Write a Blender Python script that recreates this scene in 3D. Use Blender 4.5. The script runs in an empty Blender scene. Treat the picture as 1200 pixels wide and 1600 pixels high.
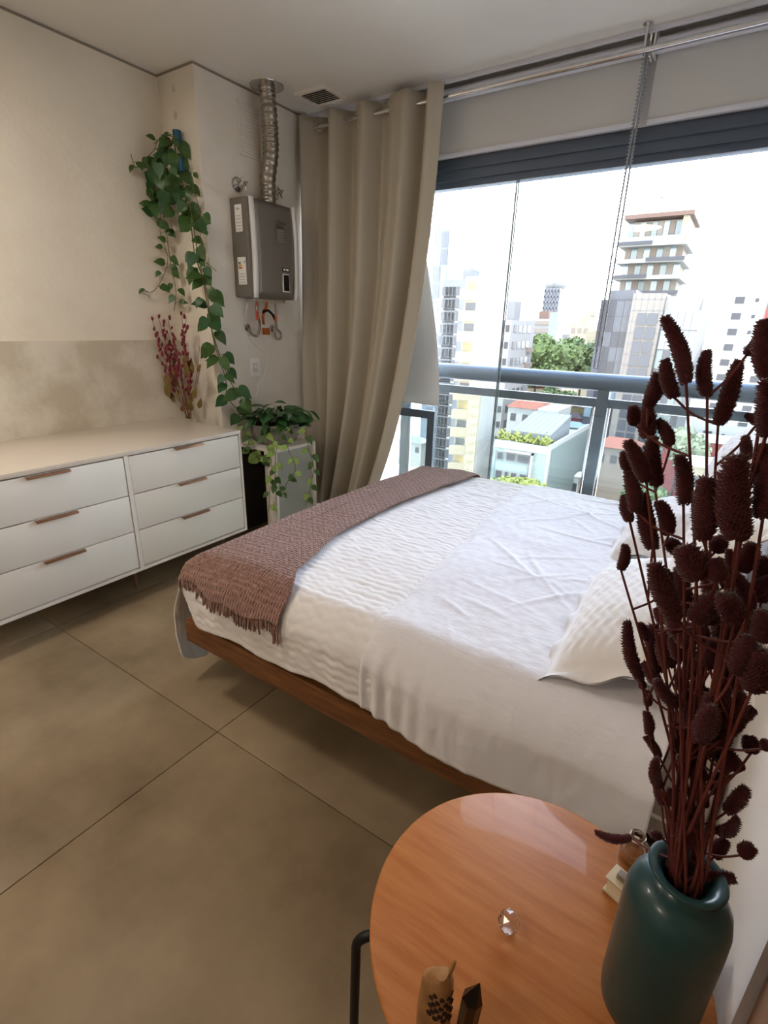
import bpy, bmesh, math, random
from mathutils import Vector, Matrix, noise
R = random.Random(7)
PI = math.pi
scn = bpy.context.scene
col = scn.collection

# ------------------------------------------------------------------ camera
CAM = Vector((0, 0, 1.42))
F = 795.465
RT = Vector((0.82954402, 0.55788126, 0.02500432))
UP = Vector((-0.2106942, 0.2711985, 0.93918014))
FW = Vector((-0.51716986, 0.78435953, -0.34251344))
cd = bpy.data.cameras.new('camera')
cam = bpy.data.objects.new('camera', cd)
col.objects.link(cam)
cam.matrix_world = Matrix(((RT.x, UP.x, -FW.x, CAM.x), (RT.y, UP.y, -FW.y, CAM.y), (RT.z, UP.z, -FW.z, CAM.z), (0, 0, 0, 1)))
cd.sensor_fit = 'VERTICAL'; cd.sensor_height = 24; cd.sensor_width = 18; cd.lens = 24 * F / 1600
cd.clip_start = 0.02; cd.clip_end = 3000
scn.camera = cam

def at(px, py, Y):
    """the point on the plane y = Y seen at that pixel of the photograph"""
    d = RT * ((px - 600) / F) + UP * (-(py - 800) / F) + FW
    return CAM + d * (Y / d.y)
def atz(px, py, z):
    d = RT * ((px - 600) / F) + UP * (-(py - 800) / F) + FW
    return CAM + d * ((z - CAM.z) / d.z)

# ------------------------------------------------------------------ light
w = bpy.data.worlds.new('world'); scn.world = w; w.use_nodes = True
nt = w.node_tree; bg = nt.nodes['Background']
tc = nt.nodes.new('ShaderNodeTexCoord'); sp = nt.nodes.new('ShaderNodeSeparateXYZ')
cr = nt.nodes.new('ShaderNodeValToRGB')
nt.links.new(tc.outputs['Generated'], sp.inputs[0]); nt.links.new(sp.outputs['Z'], cr.inputs[0]); nt.links.new(cr.outputs[0], bg.inputs[0])
cr.color_ramp.elements[0].position = 0.0; cr.color_ramp.elements[0].color = (1, 0.98, 0.95, 1)
cr.color_ramp.elements[1].position = 0.9; cr.color_ramp.elements[1].color = (0.22, 0.33, 0.62, 1)
e_ = cr.color_ramp.elements.new(0.35); e_.color = (0.66, 0.75, 0.95, 1)
bg.inputs[1].default_value = 11.0

sd = bpy.data.lights.new('sun', 'SUN'); sd.energy = 13; sd.angle = 0.01; sd.color = (1, 0.95, 0.86)
so = bpy.data.objects.new('sun', sd); col.objects.link(so)
so.rotation_euler = Vector((-0.22, 0.30, -0.93)).to_track_quat('-Z', 'Y').to_euler()
# unseen warm fill lamps, added to brighten the walls and dresser
def fill_lamp(loc, size, power, color):
    l = bpy.data.lights.new('fill_lamp', 'AREA'); l.shape = 'DISK'; l.size = size; l.energy = power; l.color = color
    o = bpy.data.objects.new('fill_lamp', l); col.objects.link(o); o.location = loc
    return o
fill_lamp((-1.4, -1.3, 2.66), 0.5, 14, (1, 0.82, 0.62))
fill_lamp((-2.3, 0.35, 2.66), 0.4, 15, (1, 0.90, 0.79))

vs = scn.view_settings
vs.view_transform = 'Standard'; vs.look = 'None'; vs.exposure = 0.42; vs.gamma = 1; vs.use_curve_mapping = False

# ------------------------------------------------------------------ materials
def lin(c):
    return tuple(((v / 255) / 12.92 if v / 255 < 0.04045 else ((v / 255 + 0.055) / 1.055) ** 2.4) for v in c)
def mat(name, c, rough=0.6, metal=0.0, spec=0.5, c2=None, scale=5.0, detail=4.0, stretch=(1, 1, 1), bump=0.0, bscale=60.0, bdist=0.002, sheen=0.0, coat=0.0, lo=0.35, hi=0.65, trans=0.0, ior=1.45, subs=0.0, coords='Object', bstretch=(1, 1, 1)):
    m = bpy.data.materials.new(name); m.use_nodes = True
    n = m.node_tree; b = n.nodes['Principled BSDF']
    c = lin(c)
    b.inputs['Base Color'].default_value = (*c, 1)
    b.inputs['Roughness'].default_value = rough; b.inputs['Metallic'].default_value = metal
    b.inputs['Specular IOR Level'].default_value = spec; b.inputs['Coat Weight'].default_value = coat
    b.inputs['Sheen Weight'].default_value = sheen; b.inputs['Transmission Weight'].default_value = trans; b.inputs['IOR'].default_value = ior
    tcn = n.nodes.new('ShaderNodeTexCoord')
    if c2 is not None:
        mp = n.nodes.new('ShaderNodeMapping'); mp.inputs['Scale'].default_value = stretch
        nz = n.nodes.new('ShaderNodeTexNoise'); nz.inputs['Scale'].default_value = scale; nz.inputs['Detail'].default_value = detail; nz.inputs['Roughness'].default_value = 0.6
        rp = n.nodes.new('ShaderNodeValToRGB'); rp.color_ramp.elements[0].position = lo; rp.color_ramp.elements[1].position = hi
        rp.color_ramp.elements[0].color = (*c, 1); rp.color_ramp.elements[1].color = (*lin(c2), 1)
        n.links.new(tcn.outputs[coords], mp.inputs[0]); n.links.new(mp.outputs[0], nz.inputs[0]); n.links.new(nz.outputs['Fac'], rp.inputs[0]); n.links.new(rp.outputs[0], b.inputs['Base Color'])
    if bump:
        mb_ = n.nodes.new('ShaderNodeMapping'); mb_.inputs['Scale'].default_value = bstretch
        nb = n.nodes.new('ShaderNodeTexNoise'); nb.inputs['Scale'].default_value = bscale; nb.inputs['Detail'].default_value = 3
        bp = n.nodes.new('ShaderNodeBump'); bp.inputs['Strength'].default_value = bump; bp.inputs['Distance'].default_value = bdist
        n.links.new(tcn.outputs[coords], mb_.inputs[0]); n.links.new(mb_.outputs[0], nb.inputs[0]); n.links.new(nb.outputs['Fac'], bp.inputs['Height']); n.links.new(bp.outputs[0], b.inputs['Normal'])
    return m
def pane_mat(name, tint=(1, 1, 1), gloss=0.10, rough=0.0, haze=0.0, haze_c=(1, 1, 1)):
    """thin clear glass: see-through with a mirror reflection and an optional painted haze"""
    m = bpy.data.materials.new(name); m.use_nodes = True; n = m.node_tree
    n.nodes.remove(n.nodes['Principled BSDF']); out = n.nodes['Material Output']
    t = n.nodes.new('ShaderNodeBsdfTransparent'); t.inputs[0].default_value = (*tint, 1)
    g = n.nodes.new('ShaderNodeBsdfGlossy'); g.inputs['Roughness'].default_value = rough
    lw = n.nodes.new('ShaderNodeFresnel'); lw.inputs[0].default_value = 1.3 + gloss
    mx = n.nodes.new('ShaderNodeMixShader')
    n.links.new(lw.outputs[0], mx.inputs[0]); n.links.new(t.outputs[0], mx.inputs[1]); n.links.new(g.outputs[0], mx.inputs[2])
    last = mx
    if haze:
        d = n.nodes.new('ShaderNodeBsdfTranslucent'); d.inputs[0].default_value = (*haze_c, 1)
        m2 = n.nodes.new('ShaderNodeMixShader'); m2.inputs[0].default_value = haze
        n.links.new(mx.outputs[0], m2.inputs[1]); n.links.new(d.outputs[0], m2.inputs[2]); last = m2
    n.links.new(last.outputs[0], out.inputs[0])
    return m
M = {}
M['plaster'] = mat('plaster_cream', (234, 223, 203), 0.85, c2=(240, 230, 212), scale=3, bump=0.35, bscale=38, bdist=0.006)
M['cement'] = mat('cement_band', (200, 187, 164), 0.6, c2=(226, 216, 198), scale=3.2, detail=6, lo=0.42, hi=0.62, bump=0.1, bscale=20)
M['pillar'] = mat('pillar_plaster', (234, 226, 210), 0.85, c2=(240, 232, 218), scale=4, bump=0.2, bscale=45, bdist=0.004)
M['ceiling'] = mat('ceiling_paint', (236, 230, 220), 0.9)
M['white_wall'] = mat('white_paint', (228, 224, 222), 0.8, bump=0.08, bscale=60)
M['gap'] = mat('painted_gap_shadow', (150, 140, 126), 0.9)
M['joint'] = mat('tile_joint', (84, 70, 54), 0.9)
M['tile'] = mat('concrete_tile', (116, 97, 72), 0.5, spec=0.4, c2=(166, 147, 118), scale=1.9, detail=8, lo=0.32, hi=0.74, bump=0.05, bscale=80, coords='Generated')
M['white_lacquer'] = mat('white_lacquer', (232, 226, 216), 0.38, spec=0.4)
M['lacquer_top'] = mat('lacquer_top', (214, 203, 188), 0.22, spec=0.5)
M['dark_inside'] = mat('dresser_inside', (60, 52, 46), 0.8)
M['handle'] = mat('bronze_handle', (166, 128, 102), 0.32, metal=0.85)
M['bed_wood'] = mat('bed_wood', (132, 86, 48), 0.5, c2=(98, 60, 32), scale=3, stretch=(2, 22, 22), detail=5)
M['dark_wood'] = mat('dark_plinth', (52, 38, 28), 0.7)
M['orange_wood'] = mat('orange_wood', (188, 122, 66), 0.5, spec=0.3, c2=(170, 102, 50), scale=2.2, stretch=(3, 26, 3), detail=5, coat=0.1)
M['black_metal'] = mat('black_metal', (18, 17, 17), 0.45, metal=0.3)
M['quilt'] = mat('white_quilt', (236, 234, 234), 0.9, sheen=0.2, bump=0.25, bscale=220, bdist=0.0015)
M['sheet'] = mat('white_sheet', (232, 231, 236), 0.85, sheen=0.25, bump=0.35, bscale=22, bdist=0.006, bstretch=(1, 2.2, 1))
M['mattress'] = mat('mattress_grey', (176, 168, 158), 0.9, bump=0.2, bscale=120)
M['curtain'] = mat('curtain_satin', (188, 178, 158), 0.42, spec=0.35, sheen=0.3, bump=0.08, bscale=300)
M['lining'] = mat('white_lining', (226, 228, 230), 0.8)
M['panel_grey'] = mat('panel_grey', (172, 174, 164), 0.5)
M['chain'] = mat('grey_chain', (146, 151, 158), 0.4)
M['chrome'] = mat('chrome', (220, 220, 222), 0.12, metal=1)
M['alu'] = mat('crinkled_aluminium', (168, 162, 152), 0.25, metal=1, bump=0.5, bscale=90, bdist=0.003)
M['heater_grey'] = mat('heater_grey', (142, 137, 130), 0.38, metal=0.6)
M['heater_side'] = mat('heater_side', (128, 123, 114), 0.5, metal=0.35)
M['white_plastic'] = mat('white_plastic', (246, 244, 240), 0.4)
M['screen'] = mat('black_screen', (20, 22, 26), 0.15)
M['copper'] = mat('copper_fitting', (196, 110, 66), 0.35, metal=0.9)
M['pipe_red'] = mat('red_tape', (190, 84, 60), 0.5)
M['frame'] = mat('dark_window_frame', (86, 96, 110), 0.4, metal=0.4)
M['rail'] = mat('grey_rail', (80, 90, 96), 0.4, metal=0.3)
M['blind'] = mat('blind_fabric', (208, 206, 202), 0.8, bump=0.1, bscale=400)
M['blind_tube'] = mat('blind_tube', (222, 222, 230), 0.4)
M['teal'] = mat('teal_glass_vase', (30, 70, 72), 0.34, spec=0.45, c2=(22, 54, 58), scale=3, coat=0.15, bump=0.15, bscale=25, bdist=0.002)
M['head'] = mat('burgundy_seed_head', (60, 16, 24), 0.95, c2=(86, 27, 33), scale=30, sheen=0.3, coords='Object')
M['stem'] = mat('burgundy_stem', (84, 30, 32), 0.7, c2=(108, 50, 40), scale=20)
M['leaf'] = mat('pothos_leaf', (46, 80, 34), 0.38, spec=0.5, c2=(74, 108, 48), scale=9)
M['leaf_dark'] = mat('dark_leaf', (34, 74, 40), 0.42, c2=(56, 98, 52), scale=14)
M['leaf_var'] = mat('variegated_leaf', (96, 140, 52), 0.42, c2=(206, 216, 130), scale=26, lo=0.5, hi=0.62)
M['vine'] = mat('vine_stem', (108, 112, 60), 0.6, c2=(92, 74, 48), scale=9)
M['soil'] = mat('soil', (44, 34, 26), 0.95, bump=0.6, bscale=60, bdist=0.01)
M['concrete'] = mat('concrete_bowl', (126, 124, 114), 0.8, c2=(150, 147, 136), scale=9, bump=0.2, bscale=50)
M['blue'] = mat('blue_cup', (24, 92, 122), 0.4)
M['pink'] = mat('dry_pink_bud', (132, 44, 62), 0.85)
M['olive'] = mat('dry_olive_leaf', (132, 112, 56), 0.8, c2=(112, 84, 48), scale=12)
M['dry_stem'] = mat('dry_stem', (128, 84, 66), 0.8)
M['paper'] = mat('book_paper', (222, 208, 176), 0.8, bump=0.3, bscale=8, bstretch=(1, 1, 90))
M['cover'] = mat('book_cover', (196, 178, 146), 0.6)
M['cover_dark'] = mat('book_cover_grey', (120, 108, 92), 0.6)
M['crystal'] = mat('clear_crystal', (255, 252, 250), 0.0, trans=1, ior=1.5)
M['amber'] = mat('amber_liquid', (214, 140, 60), 0.05, trans=0.8, ior=1.35)
M['driftwood'] = mat('carved_wood', (172, 126, 72), 0.75, c2=(128, 86, 48), scale=18, bump=0.4, bscale=60, bdist=0.002)
M['hole'] = mat('dark_hole', (52, 28, 14), 0.9)
M['black_stone'] = mat('black_stone', (16, 16, 20), 0.2, spec=0.6)
M['wardrobe'] = mat('wardrobe_wood', (178, 140, 110), 0.5, c2=(164, 124, 96), scale=3, stretch=(14, 14, 1.4))
M['vent_dark'] = mat('vent_dark', (74, 70, 66), 0.6)
M['glass'] = pane_mat('window_glass', (0.97, 0.985, 0.98), 0.14)
M['glass_left'] = pane_mat('window_glass_haze', (0.95, 0.97, 0.96), 0.18, haze=0.025, haze_c=(0.9, 0.9, 0.86))  # whitish haze mixed in to imitate reflected light on the pane
M['glass_edge'] = mat('glass_edge', (120, 136, 136), 0.2)
M['balustrade_glass'] = pane_mat('balustrade_glass', (0.93, 0.97, 0.96), 0.2)
def throw_mat():
    m = mat('mauve_knit', (156, 118, 106), 0.95, sheen=0.4, c2=(132, 96, 84), scale=40)
    n = m.node_tree; b = n.nodes['Principled BSDF']
    tcn = n.nodes.new('ShaderNodeTexCoord')
    w1 = n.nodes.new('ShaderNodeTexWave'); w1.bands_direction = 'Y'; w1.inputs['Scale'].default_value = 24; w1.inputs['Distortion'].default_value = 1.5; w1.inputs['Detail Scale'].default_value = 6
    w2 = n.nodes.new('ShaderNodeTexWave'); w2.bands_direction = 'X'; w2.inputs['Scale'].default_value = 26; w2.inputs['Distortion'].default_value = 0.8
    ad = n.nodes.new('ShaderNodeMath'); ad.operation = 'MULTIPLY'
    bp = n.nodes.new('ShaderNodeBump'); bp.inputs['Strength'].default_value = 1.0; bp.inputs['Distance'].default_value = 0.005
    for q in (w1, w2): n.links.new(tcn.outputs['Object'], q.inputs[0])
    n.links.new(w1.outputs['Fac'], ad.inputs[0]); n.links.new(w2.outputs['Fac'], ad.inputs[1]); n.links.new(ad.outputs[0], bp.inputs['Height']); n.links.new(bp.outputs[0], b.inputs['Normal'])
    return m
M['throw'] = throw_mat()

# ------------------------------------------------------------------ helpers
class MB:
    def __init__(s): s.v = []; s.f = []
    def add(s, vs_, fs):
        o = len(s.v); s.v += [tuple(p) for p in vs_]; s.f += [tuple(i + o for i in f) for f in fs]; return s
    def box(s, x0, x1, y0, y1, z0, z1, bev=0.0):
        if bev:
            b = bev
            bm = bmesh.new(); bmesh.ops.create_cube(bm, size=1)
            bmesh.ops.scale(bm, vec=(x1 - x0, y1 - y0, z1 - z0), verts=bm.verts)
            bmesh.ops.translate(bm, vec=((x0 + x1) / 2, (y0 + y1) / 2, (z0 + z1) / 2), verts=bm.verts)
            bmesh.ops.bevel(bm, geom=bm.edges[:], offset=b, segments=2, affect='EDGES', profile=0.6)
            return s.bm(bm)
        v = [(x, y, z) for x in (x0, x1) for y in (y0, y1) for z in (z0, z1)]
        return s.add(v, [(0, 1, 3, 2), (4, 6, 7, 5), (0, 4, 5, 1), (2, 3, 7, 6), (0, 2, 6, 4), (1, 5, 7, 3)])
    def bm(s, bm):
        bm.verts.index_update()
        s.add([v.co[:] for v in bm.verts], [[v.index for v in f.verts] for f in bm.faces]); bm.free(); return s
    def tube(s, pts, r, seg=8, cap=True):
        pts = [Vector(p) for p in pts]; n = len(pts)
        rr = r if isinstance(r, (list, tuple)) else [r] * n
        vs_ = []; t0 = None; nrm = None
        for i, p in enumerate(pts):
            t = (pts[min(i + 1, n - 1)] - pts[max(i - 1, 0)])
            if t.length < 1e-9: t = Vector((0, 0, 1))
            t.normalize()
            if nrm is None:
                nrm = t.orthogonal().normalized()
            else:
                nrm = (nrm - t * nrm.dot(t))
                nrm = nrm.normalized() if nrm.length > 1e-6 else t.orthogonal().normalized()
            b = t.cross(nrm)
            for k in range(seg):
                a = 2 * PI * k / seg; vs_.append(p + (nrm * math.cos(a) + b * math.sin(a)) * rr[i])
        fs = [(i * seg + k, i * seg + (k + 1) % seg, (i + 1) * seg + (k + 1) % seg, (i + 1) * seg + k) for i in range(n - 1) for k in range(seg)]
        if cap: fs += [tuple(range(seg - 1, -1, -1)), tuple((n - 1) * seg + k for k in range(seg))]
        return s.add(vs_, fs)
    def lathe(s, prof, c=(0, 0, 0), seg=32):
        vs_ = []; n = len(prof)
        for r, z in prof:
            for k in range(seg):
                a = 2 * PI * k / seg; vs_.append((c[0] + r * math.cos(a), c[1] + r * math.sin(a), c[2] + z))
        fs = [(i * seg + k, i * seg + (k + 1) % seg, (i + 1) * seg + (k + 1) % seg, (i + 1) * seg + k) for i in range(n - 1) for k in range(seg)]
        if prof[0][0] > 1e-6: fs.append(tuple(range(seg - 1, -1, -1)))
        if prof[-1][0] > 1e-6: fs.append(tuple((n - 1) * seg + k for k in range(seg)))
        return s.add(vs_, fs)
    def grid(s, fn, nu, nv, wrap=False):
        vs_ = [fn(i / nu, j / nv) for i in range(nu + 1) for j in range(nv + 1)]
        fs = [(i * (nv + 1) + j, (i + 1) * (nv + 1) + j, (i + 1) * (nv + 1) + j + 1, i * (nv + 1) + j + 1) for i in range(nu) for j in range(nv)]
        return s.add(vs_, fs)
    def mesh(s, name, m=None, smooth=True, ang=40):
        me = bpy.data.meshes.new(name); me.from_pydata(s.v, [], s.f); me.validate()
        if smooth:
            me.polygons.foreach_set('use_smooth', [True] * len(me.polygons))
            me.set_sharp_from_angle(angle=math.radians(ang))
        if m: me.materials.append(m)
        me.update()
        return me
    def build(s, name, m, parent=None, smooth=True, ang=40, origin=None, solid=0, **tags):
        if origin is not None:
            s.v = [(a - origin[0], b - origin[1], c - origin[2]) for a, b, c in s.v]
        o = bpy.data.objects.new(name, s.mesh(name, m, smooth, ang)); col.objects.link(o)
        if origin is not None: o.location = origin
        if parent: setp(o, parent)
        if solid:
            md = o.modifiers.new('thick', 'SOLIDIFY'); md.thickness = solid; md.offset = -1
        tag(o, **tags)
        return o
def wloc(o):
    p = Vector((0, 0, 0))
    while o is not None: p = p + o.location; o = o.parent
    return p
def setp(o, parent):
    """parent without moving (no parent here is rotated)"""
    off = wloc(parent); o.parent = parent; o.location = o.location - off
def tag(o, label=None, cat=None, group=None, kind=None):
    if label: o['label'] = label
    if cat: o['category'] = cat
    if group: o['group'] = group
    if kind: o['kind'] = kind
    return o
def thing(name, label, cat, loc=(0, 0, 0), group=None):
    o = bpy.data.objects.new(name, None); o.empty_display_size = 0.05; col.objects.link(o); o.location = loc
    return tag(o, label, cat, group)
def inst(name, me, parent, loc, rot=None, scale=(1, 1, 1), **tags):
    """an object sharing mesh me; loc in world space"""
    o = bpy.data.objects.new(name, me); col.objects.link(o); o.location = loc
    if rot is not None: o.rotation_mode = 'QUATERNION'; o.rotation_quaternion = rot
    o.scale = scale
    if parent: setp(o, parent)
    tag(o, **tags)
    return o
def sstep(a, b, x):
    t = max(0, min(1, (x - a) / (b - a))); return t * t * (3 - 2 * t)
def lerp(a, b, t): return a + (b - a) * t
def spline(pts, n=8):
    """smooth curve through points"""
    P = [Vector(p) for p in pts]; P = [P[0] * 2 - P[1]] + P + [P[-1] * 2 - P[-2]]; out = []
    for i in range(1, len(P) - 2):
        for k in range(n):
            t = k / n; a, b, c, d = P[i - 1:i + 3]
            out.append(0.5 * ((2 * b) + (c - a) * t + (2 * a - 5 * b + 4 * c - d) * t * t + (-a + 3 * b - 3 * c + d) * t ** 3))
    out.append(P[-2]); return out

# ------------------------------------------------------------------ the room
H = 2.73; XL = -3.09; XP = -2.77; XR = 0.165; YW = 3.2; YB = -2.6; YS = 2.22
fl = MB().box(XL - 0.1, 1.6, YB - 0.1, YW + 0.22, -0.2, -0.008).build('floor', M['joint'], kind='structure')
xs = [-1.31 - 1.2 * k for k in (2, 1, 0)] + [-0.11, 1.09, 1.6]; ys = [-2.6, -1.49, -0.29, 0.91, 2.11, 3.2]
for i in range(5):
    for j in range(5):
        a, b = max(xs[i], XL) + 0.0015, min(xs[i + 1], 1.6) - 0.0015; c_, d_ = ys[j] + 0.0015, ys[j + 1] - 0.0015
        if b - a < 0.02: continue
        t = MB().box(a, b, c_, d_, -0.008, 0.0, 0.0008).build('tile', None, fl, origin=((a + b) / 2, (c_ + d_) / 2, -0.004))
        t.data.materials.append(M['tile'])
M['tile'].node_tree.nodes['Noise Texture']
# give the floor tiles one continuous concrete cloud in world space
for nd in M['tile'].node_tree.nodes:
    if nd.type == 'TEX_COORD': tcn_ = nd
geo = M['tile'].node_tree.nodes.new('ShaderNodeNewGeometry')
for l in list(M['tile'].node_tree.links):
    if l.from_node == tcn_: M['tile'].node_tree.links.new(geo.outputs['Position'], l.to_socket)

MB().box(XL - 0.15, 1.6, YB - 0.1, YW + 0.25, H, H + 0.15).build('ceiling', M['ceiling'], kind='structure')
wl = MB().box(XL - 0.15, XL, YB - 0.1, YW + 0.25, 0, H).build('wall_left', M['plaster'], kind='structure')
MB().box(XL, XL + 0.004, YB, YS, 0, 1.302).build('cement_band', M['cement'], wl)
pl = MB().box(XL, XP, YS, YW + 0.25, 0, H, 0.004).build('wall_pillar', M['pillar'], kind='structure')
MB().box(XR, XR + 0.14, 0.565, YW + 0.25, 0, H).build('wall_right', M['white_wall'], kind='structure')
MB().box(1.6, 1.7, YB - 0.1, 0.95, 0, H).build('wall_entrance', M['white_wall'], kind='structure')
MB().box(XR + 0.14, 1.6, 0.85, 0.95, 0, H).build('wall_side', M['white_wall'], kind='structure')
MB().box(XL - 0.1, 1.7, YB - 0.1, YB, 0, H).build('wall_back', M['white_wall'], kind='structure')
# flat strips coloured dark to stand for the shadow gap under the ceiling
MB().box(XL, XL + 0.003, YB, YS, H - 0.012, H - 0.001).build('shadow_strip_1', M['gap'], kind='structure')
MB().box(XL, XP, YS - 0.003, YS - 0.0002, H - 0.012, H - 0.001).build('shadow_strip_2', M['gap'], kind='structure')
MB().box(XP, XP + 0.003, YS, YW, H - 0.012, H - 0.001).build('shadow_strip_3', M['gap'], kind='structure')
# tall wooden panel standing just before the head wall
wd = thing('wardrobe', 'tall pale brown wooden side panel of a wardrobe beyond the white wall edge', 'wardrobe', (0.38, 0.33, 0))
MB().box(0.175, 0.60, 0.10, 0.560, 0.06, H - 0.02, 0.002).build('body', M['wardrobe'], wd)
MB().box(0.19, 0.60, 0.12, 0.55, 0.0, 0.06).build('plinth', M['dark_wood'], wd)

# ------------------------------------------------------------------ window
zt, zb = 2.375, 2.225
w1 = MB().box(XP, XR, YW + 0.0, YW + 0.10, zb + 0.035, zt).box(XP, XR, YW - 0.02, YW + 0.08, zb + 0.085, zb + 0.1).box(XP, XR, YW + 0.02, YW + 0.09, zb, zb + 0.035).build('window_1', M['frame'], smooth=False, kind='structure')
MB().box(XP, XR, YW, YW + 0.12, zt, H).build('wall_lintel', M['white_wall'], kind='structure')
MB().box(XP, XR, YW + 0.01, YW + 0.10, 0, 0.05).build('sill_track', M['frame'], w1)
def pane(x0, x1, y, m, z0=0.05, z1=zb + 0.01):
    p = MB().box(x0, x1, y, y + 0.002, z0, z1).build('pane', m, w1, smooth=False)
    for x in (x0, x1):
        MB().box(x - 0.0035, x + 0.0035, y - 0.003, y + 0.006, z0, z1).build('pane_edge', M['glass_edge'], p)
pane(-2.55, -1.278, YW + 0.035, M['glass_left'])
pane(-1.270, XR, YW + 0.045, M['glass'])
# low framed glass by the curtain
lo = MB().box(-2.45, -1.69, YW - 0.03, YW + 0.0, 0.815, 0.87).box(-1.745, -1.69, YW - 0.03, YW, 0.0, 0.815).box(-2.45, -2.40, YW - 0.03, YW, 0.0, 0.815).box(-2.40, -1.745, YW - 0.03, YW, 0.0, 0.05).build('window_2', M['frame'], smooth=False, kind='structure')
MB().box(-2.40, -1.745, YW - 0.018, YW - 0.014, 0.05, 0.815).build('pane', M['glass_left'], lo)
# balcony edge and railing
MB().box(XL - 0.1, 3.0, YW + 0.22, YW + 0.50, -0.2, -0.01).build('balcony_ledge', M['concrete'], kind='structure')
YR = 3.38
rl = thing('balcony_railing', 'grey metal balcony railing with round top rail outside the window', 'railing', (-1.2, YR, 0))
def rz(r): return 1.42 + r
MB().tube([(XL, YR, rz(-0.287)), (3.0, YR, rz(-0.287))], 0.052, 20).build('top_rail', M['rail'], rl)
MB().box(XL, 3.0, YR - 0.015, YR + 0.015, rz(-0.435), rz(-0.382), 0.003).build('lower_rail', M['rail'], rl)
for x in (-2.05, -0.645, 0.76):
    MB().box(x - 0.034, x + 0.034, YR - 0.022, YR + 0.022, -0.01, rz(-0.33), 0.003).build('post', M['rail'], rl)
for x0, x1 in ((-2.005, -0.69), (-0.60, 0.715)):
    g = MB().box(x0, x1, YR - 0.004, YR + 0.004, 0.06, rz(-0.44)).build('glass_panel', M['balustrade_glass'], rl)
    for x in (x0, x1):
        MB().box(x - 0.006, x + 0.006, YR - 0.01, YR + 0.01, 0.03, rz(-0.435)).build('clamp_strip', M['chrome'], g)

# ------------------------------------------------------------------ blinds, rod, curtain
def blind(x0, x1, zlow, label, chain=None):
    b = thing('roller_blind', label, 'blind', ((x0 + x1) / 2, 3.13, zlow), 'roller blinds above the window')
    MB().tube([(x0 + 0.01, 3.14, H - 0.06), (x1 - 0.01, 3.14, H - 0.06)], 0.03, 20).build('tube', M['blind_tube'], b)
    MB().box(x0 + 0.015, x1 - 0.015, 3.168, 3.170, zlow + 0.02, H - 0.06).build('fabric', M['blind'], b)
    MB().box(x0 + 0.015, x1 - 0.015, 3.160, 3.176, zlow, zlow + 0.022, 0.003).build('bottom_bar', M['blind_tube'], b)
    for xb_ in (x0, x1 - 0.008): MB().box(xb_, xb_ + 0.008, 3.10, 3.185, H - 0.10, H).build('bracket', M['white_plastic'], b)
    if chain:
        m = MB()
        for dx in (-0.010, 0.010):
            m.tube([(chain + dx * 0.3, 3.10, H - 0.05), (chain + dx, 3.09, 2.0), (chain + dx, 3.09, 1.24)], 0.0045, 6)
        m.tube([(chain + 0.012 * math.cos(a), 3.09, 1.24 + 0.012 * math.sin(a)) for a in [PI + PI * k / 8 for k in range(9)]], 0.0028, 6)
        c = m.build('chain', M['chain'], b)
        bd = MB()
        for i in range(0, 90):
            z = 1.26 + i * 0.0155
            bd.box(chain - 0.0155, chain - 0.0085, 3.087, 3.093, z, z + 0.006).box(chain + 0.0085, chain + 0.0155, 3.087, 3.093, z, z + 0.006)
        bd.build('beads', M['chain'], c, kind='stuff')
blind(-1.95, -0.645, 2.372, 'pale grey roller blind with bead chain over the left part of the window', chain=-0.655)
blind(-0.635, XR - 0.01, 2.372, 'pale grey roller blind over the window part nearest the pillows')
ROD_Z = 2.63; ROD_Y = 3.05
rod = thing('curtain_rod', 'shiny chrome curtain rod below the ceiling', 'curtain rod', (-1.2, ROD_Y, ROD_Z))
MB().tube([(XP + 0.02, ROD_Y, ROD_Z), (XR - 0.01, ROD_Y, ROD_Z)], 0.013, 16).build('rod', M['chrome'], rod)
for x in (XP + 0.035, -0.66):
    MB().tube([(x, ROD_Y, ROD_Z), (x, ROD_Y, H)], 0.006, 8).tube([(x, ROD_Y, H - 0.006), (x, ROD_Y, H)], 0.022, 16).build('bracket', M['chrome'], rod)
MB().box(XP + 0.02, XR - 0.01, 3.085, 3.10, H - 0.022, H, 0.002).build('ceiling_track', M['blind_tube'], rod)

ct = thing('curtain', 'floor length beige satin grommet curtain gathered beside the water heater', 'curtain', (-2.3, ROD_Y, 0))
# (s along cloth) top x and fold phase
TOPX = [-2.76, -2.70, -2.63, -2.56, -2.44, -2.35, -2.20, -2.12, -1.98, -1.90, -1.82, -1.74, -1.665]
SGN = [0.3, -1, 0.2, 1, -1, 1, -0.9, 1, -0.6, -1, 1, -1, -0.4]
def crv(u, arr):
    t = u * (len(arr) - 1); i = min(int(t), len(arr) - 2); f = t - i
    f = f * f * (3 - 2 * f)
    return arr[i] * (1 - f) + arr[i + 1] * f
def crvl(u, arr):
    t = u * (len(arr) - 1); i = min(int(t), len(arr) - 2); f = t - i
    return arr[i] * (1 - f) + arr[i + 1] * f
def curtain_pt(u, v):
    z = lerp(2.69, 0.03, v)
    k = v
    xt = crvl(u, TOPX)
    xb = lerp(-2.745, -2.10, u ** 1.05)
    pull = 0.45 * k * k + 0.55 * k ** 3
    x = lerp(xt, xb, pull)
    amp = lerp(0.062, 0.085, k)
    y = ROD_Y - 0.012 + amp * crv(u, SGN) - 0.10 * k * u
    x += 0.016 * math.sin(7 * k + 9 * u) * k
    y += 0.012 * math.sin(5 * k + 14 * u) * k
    if v < 0.02: y = y
    return (max(x, XP + 0.006), min(y, 3.165), z)
cl = MB().grid(curtain_pt, 156, 60).build('cloth', M['curtain'], ct, solid=0.002, ang=180)
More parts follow.
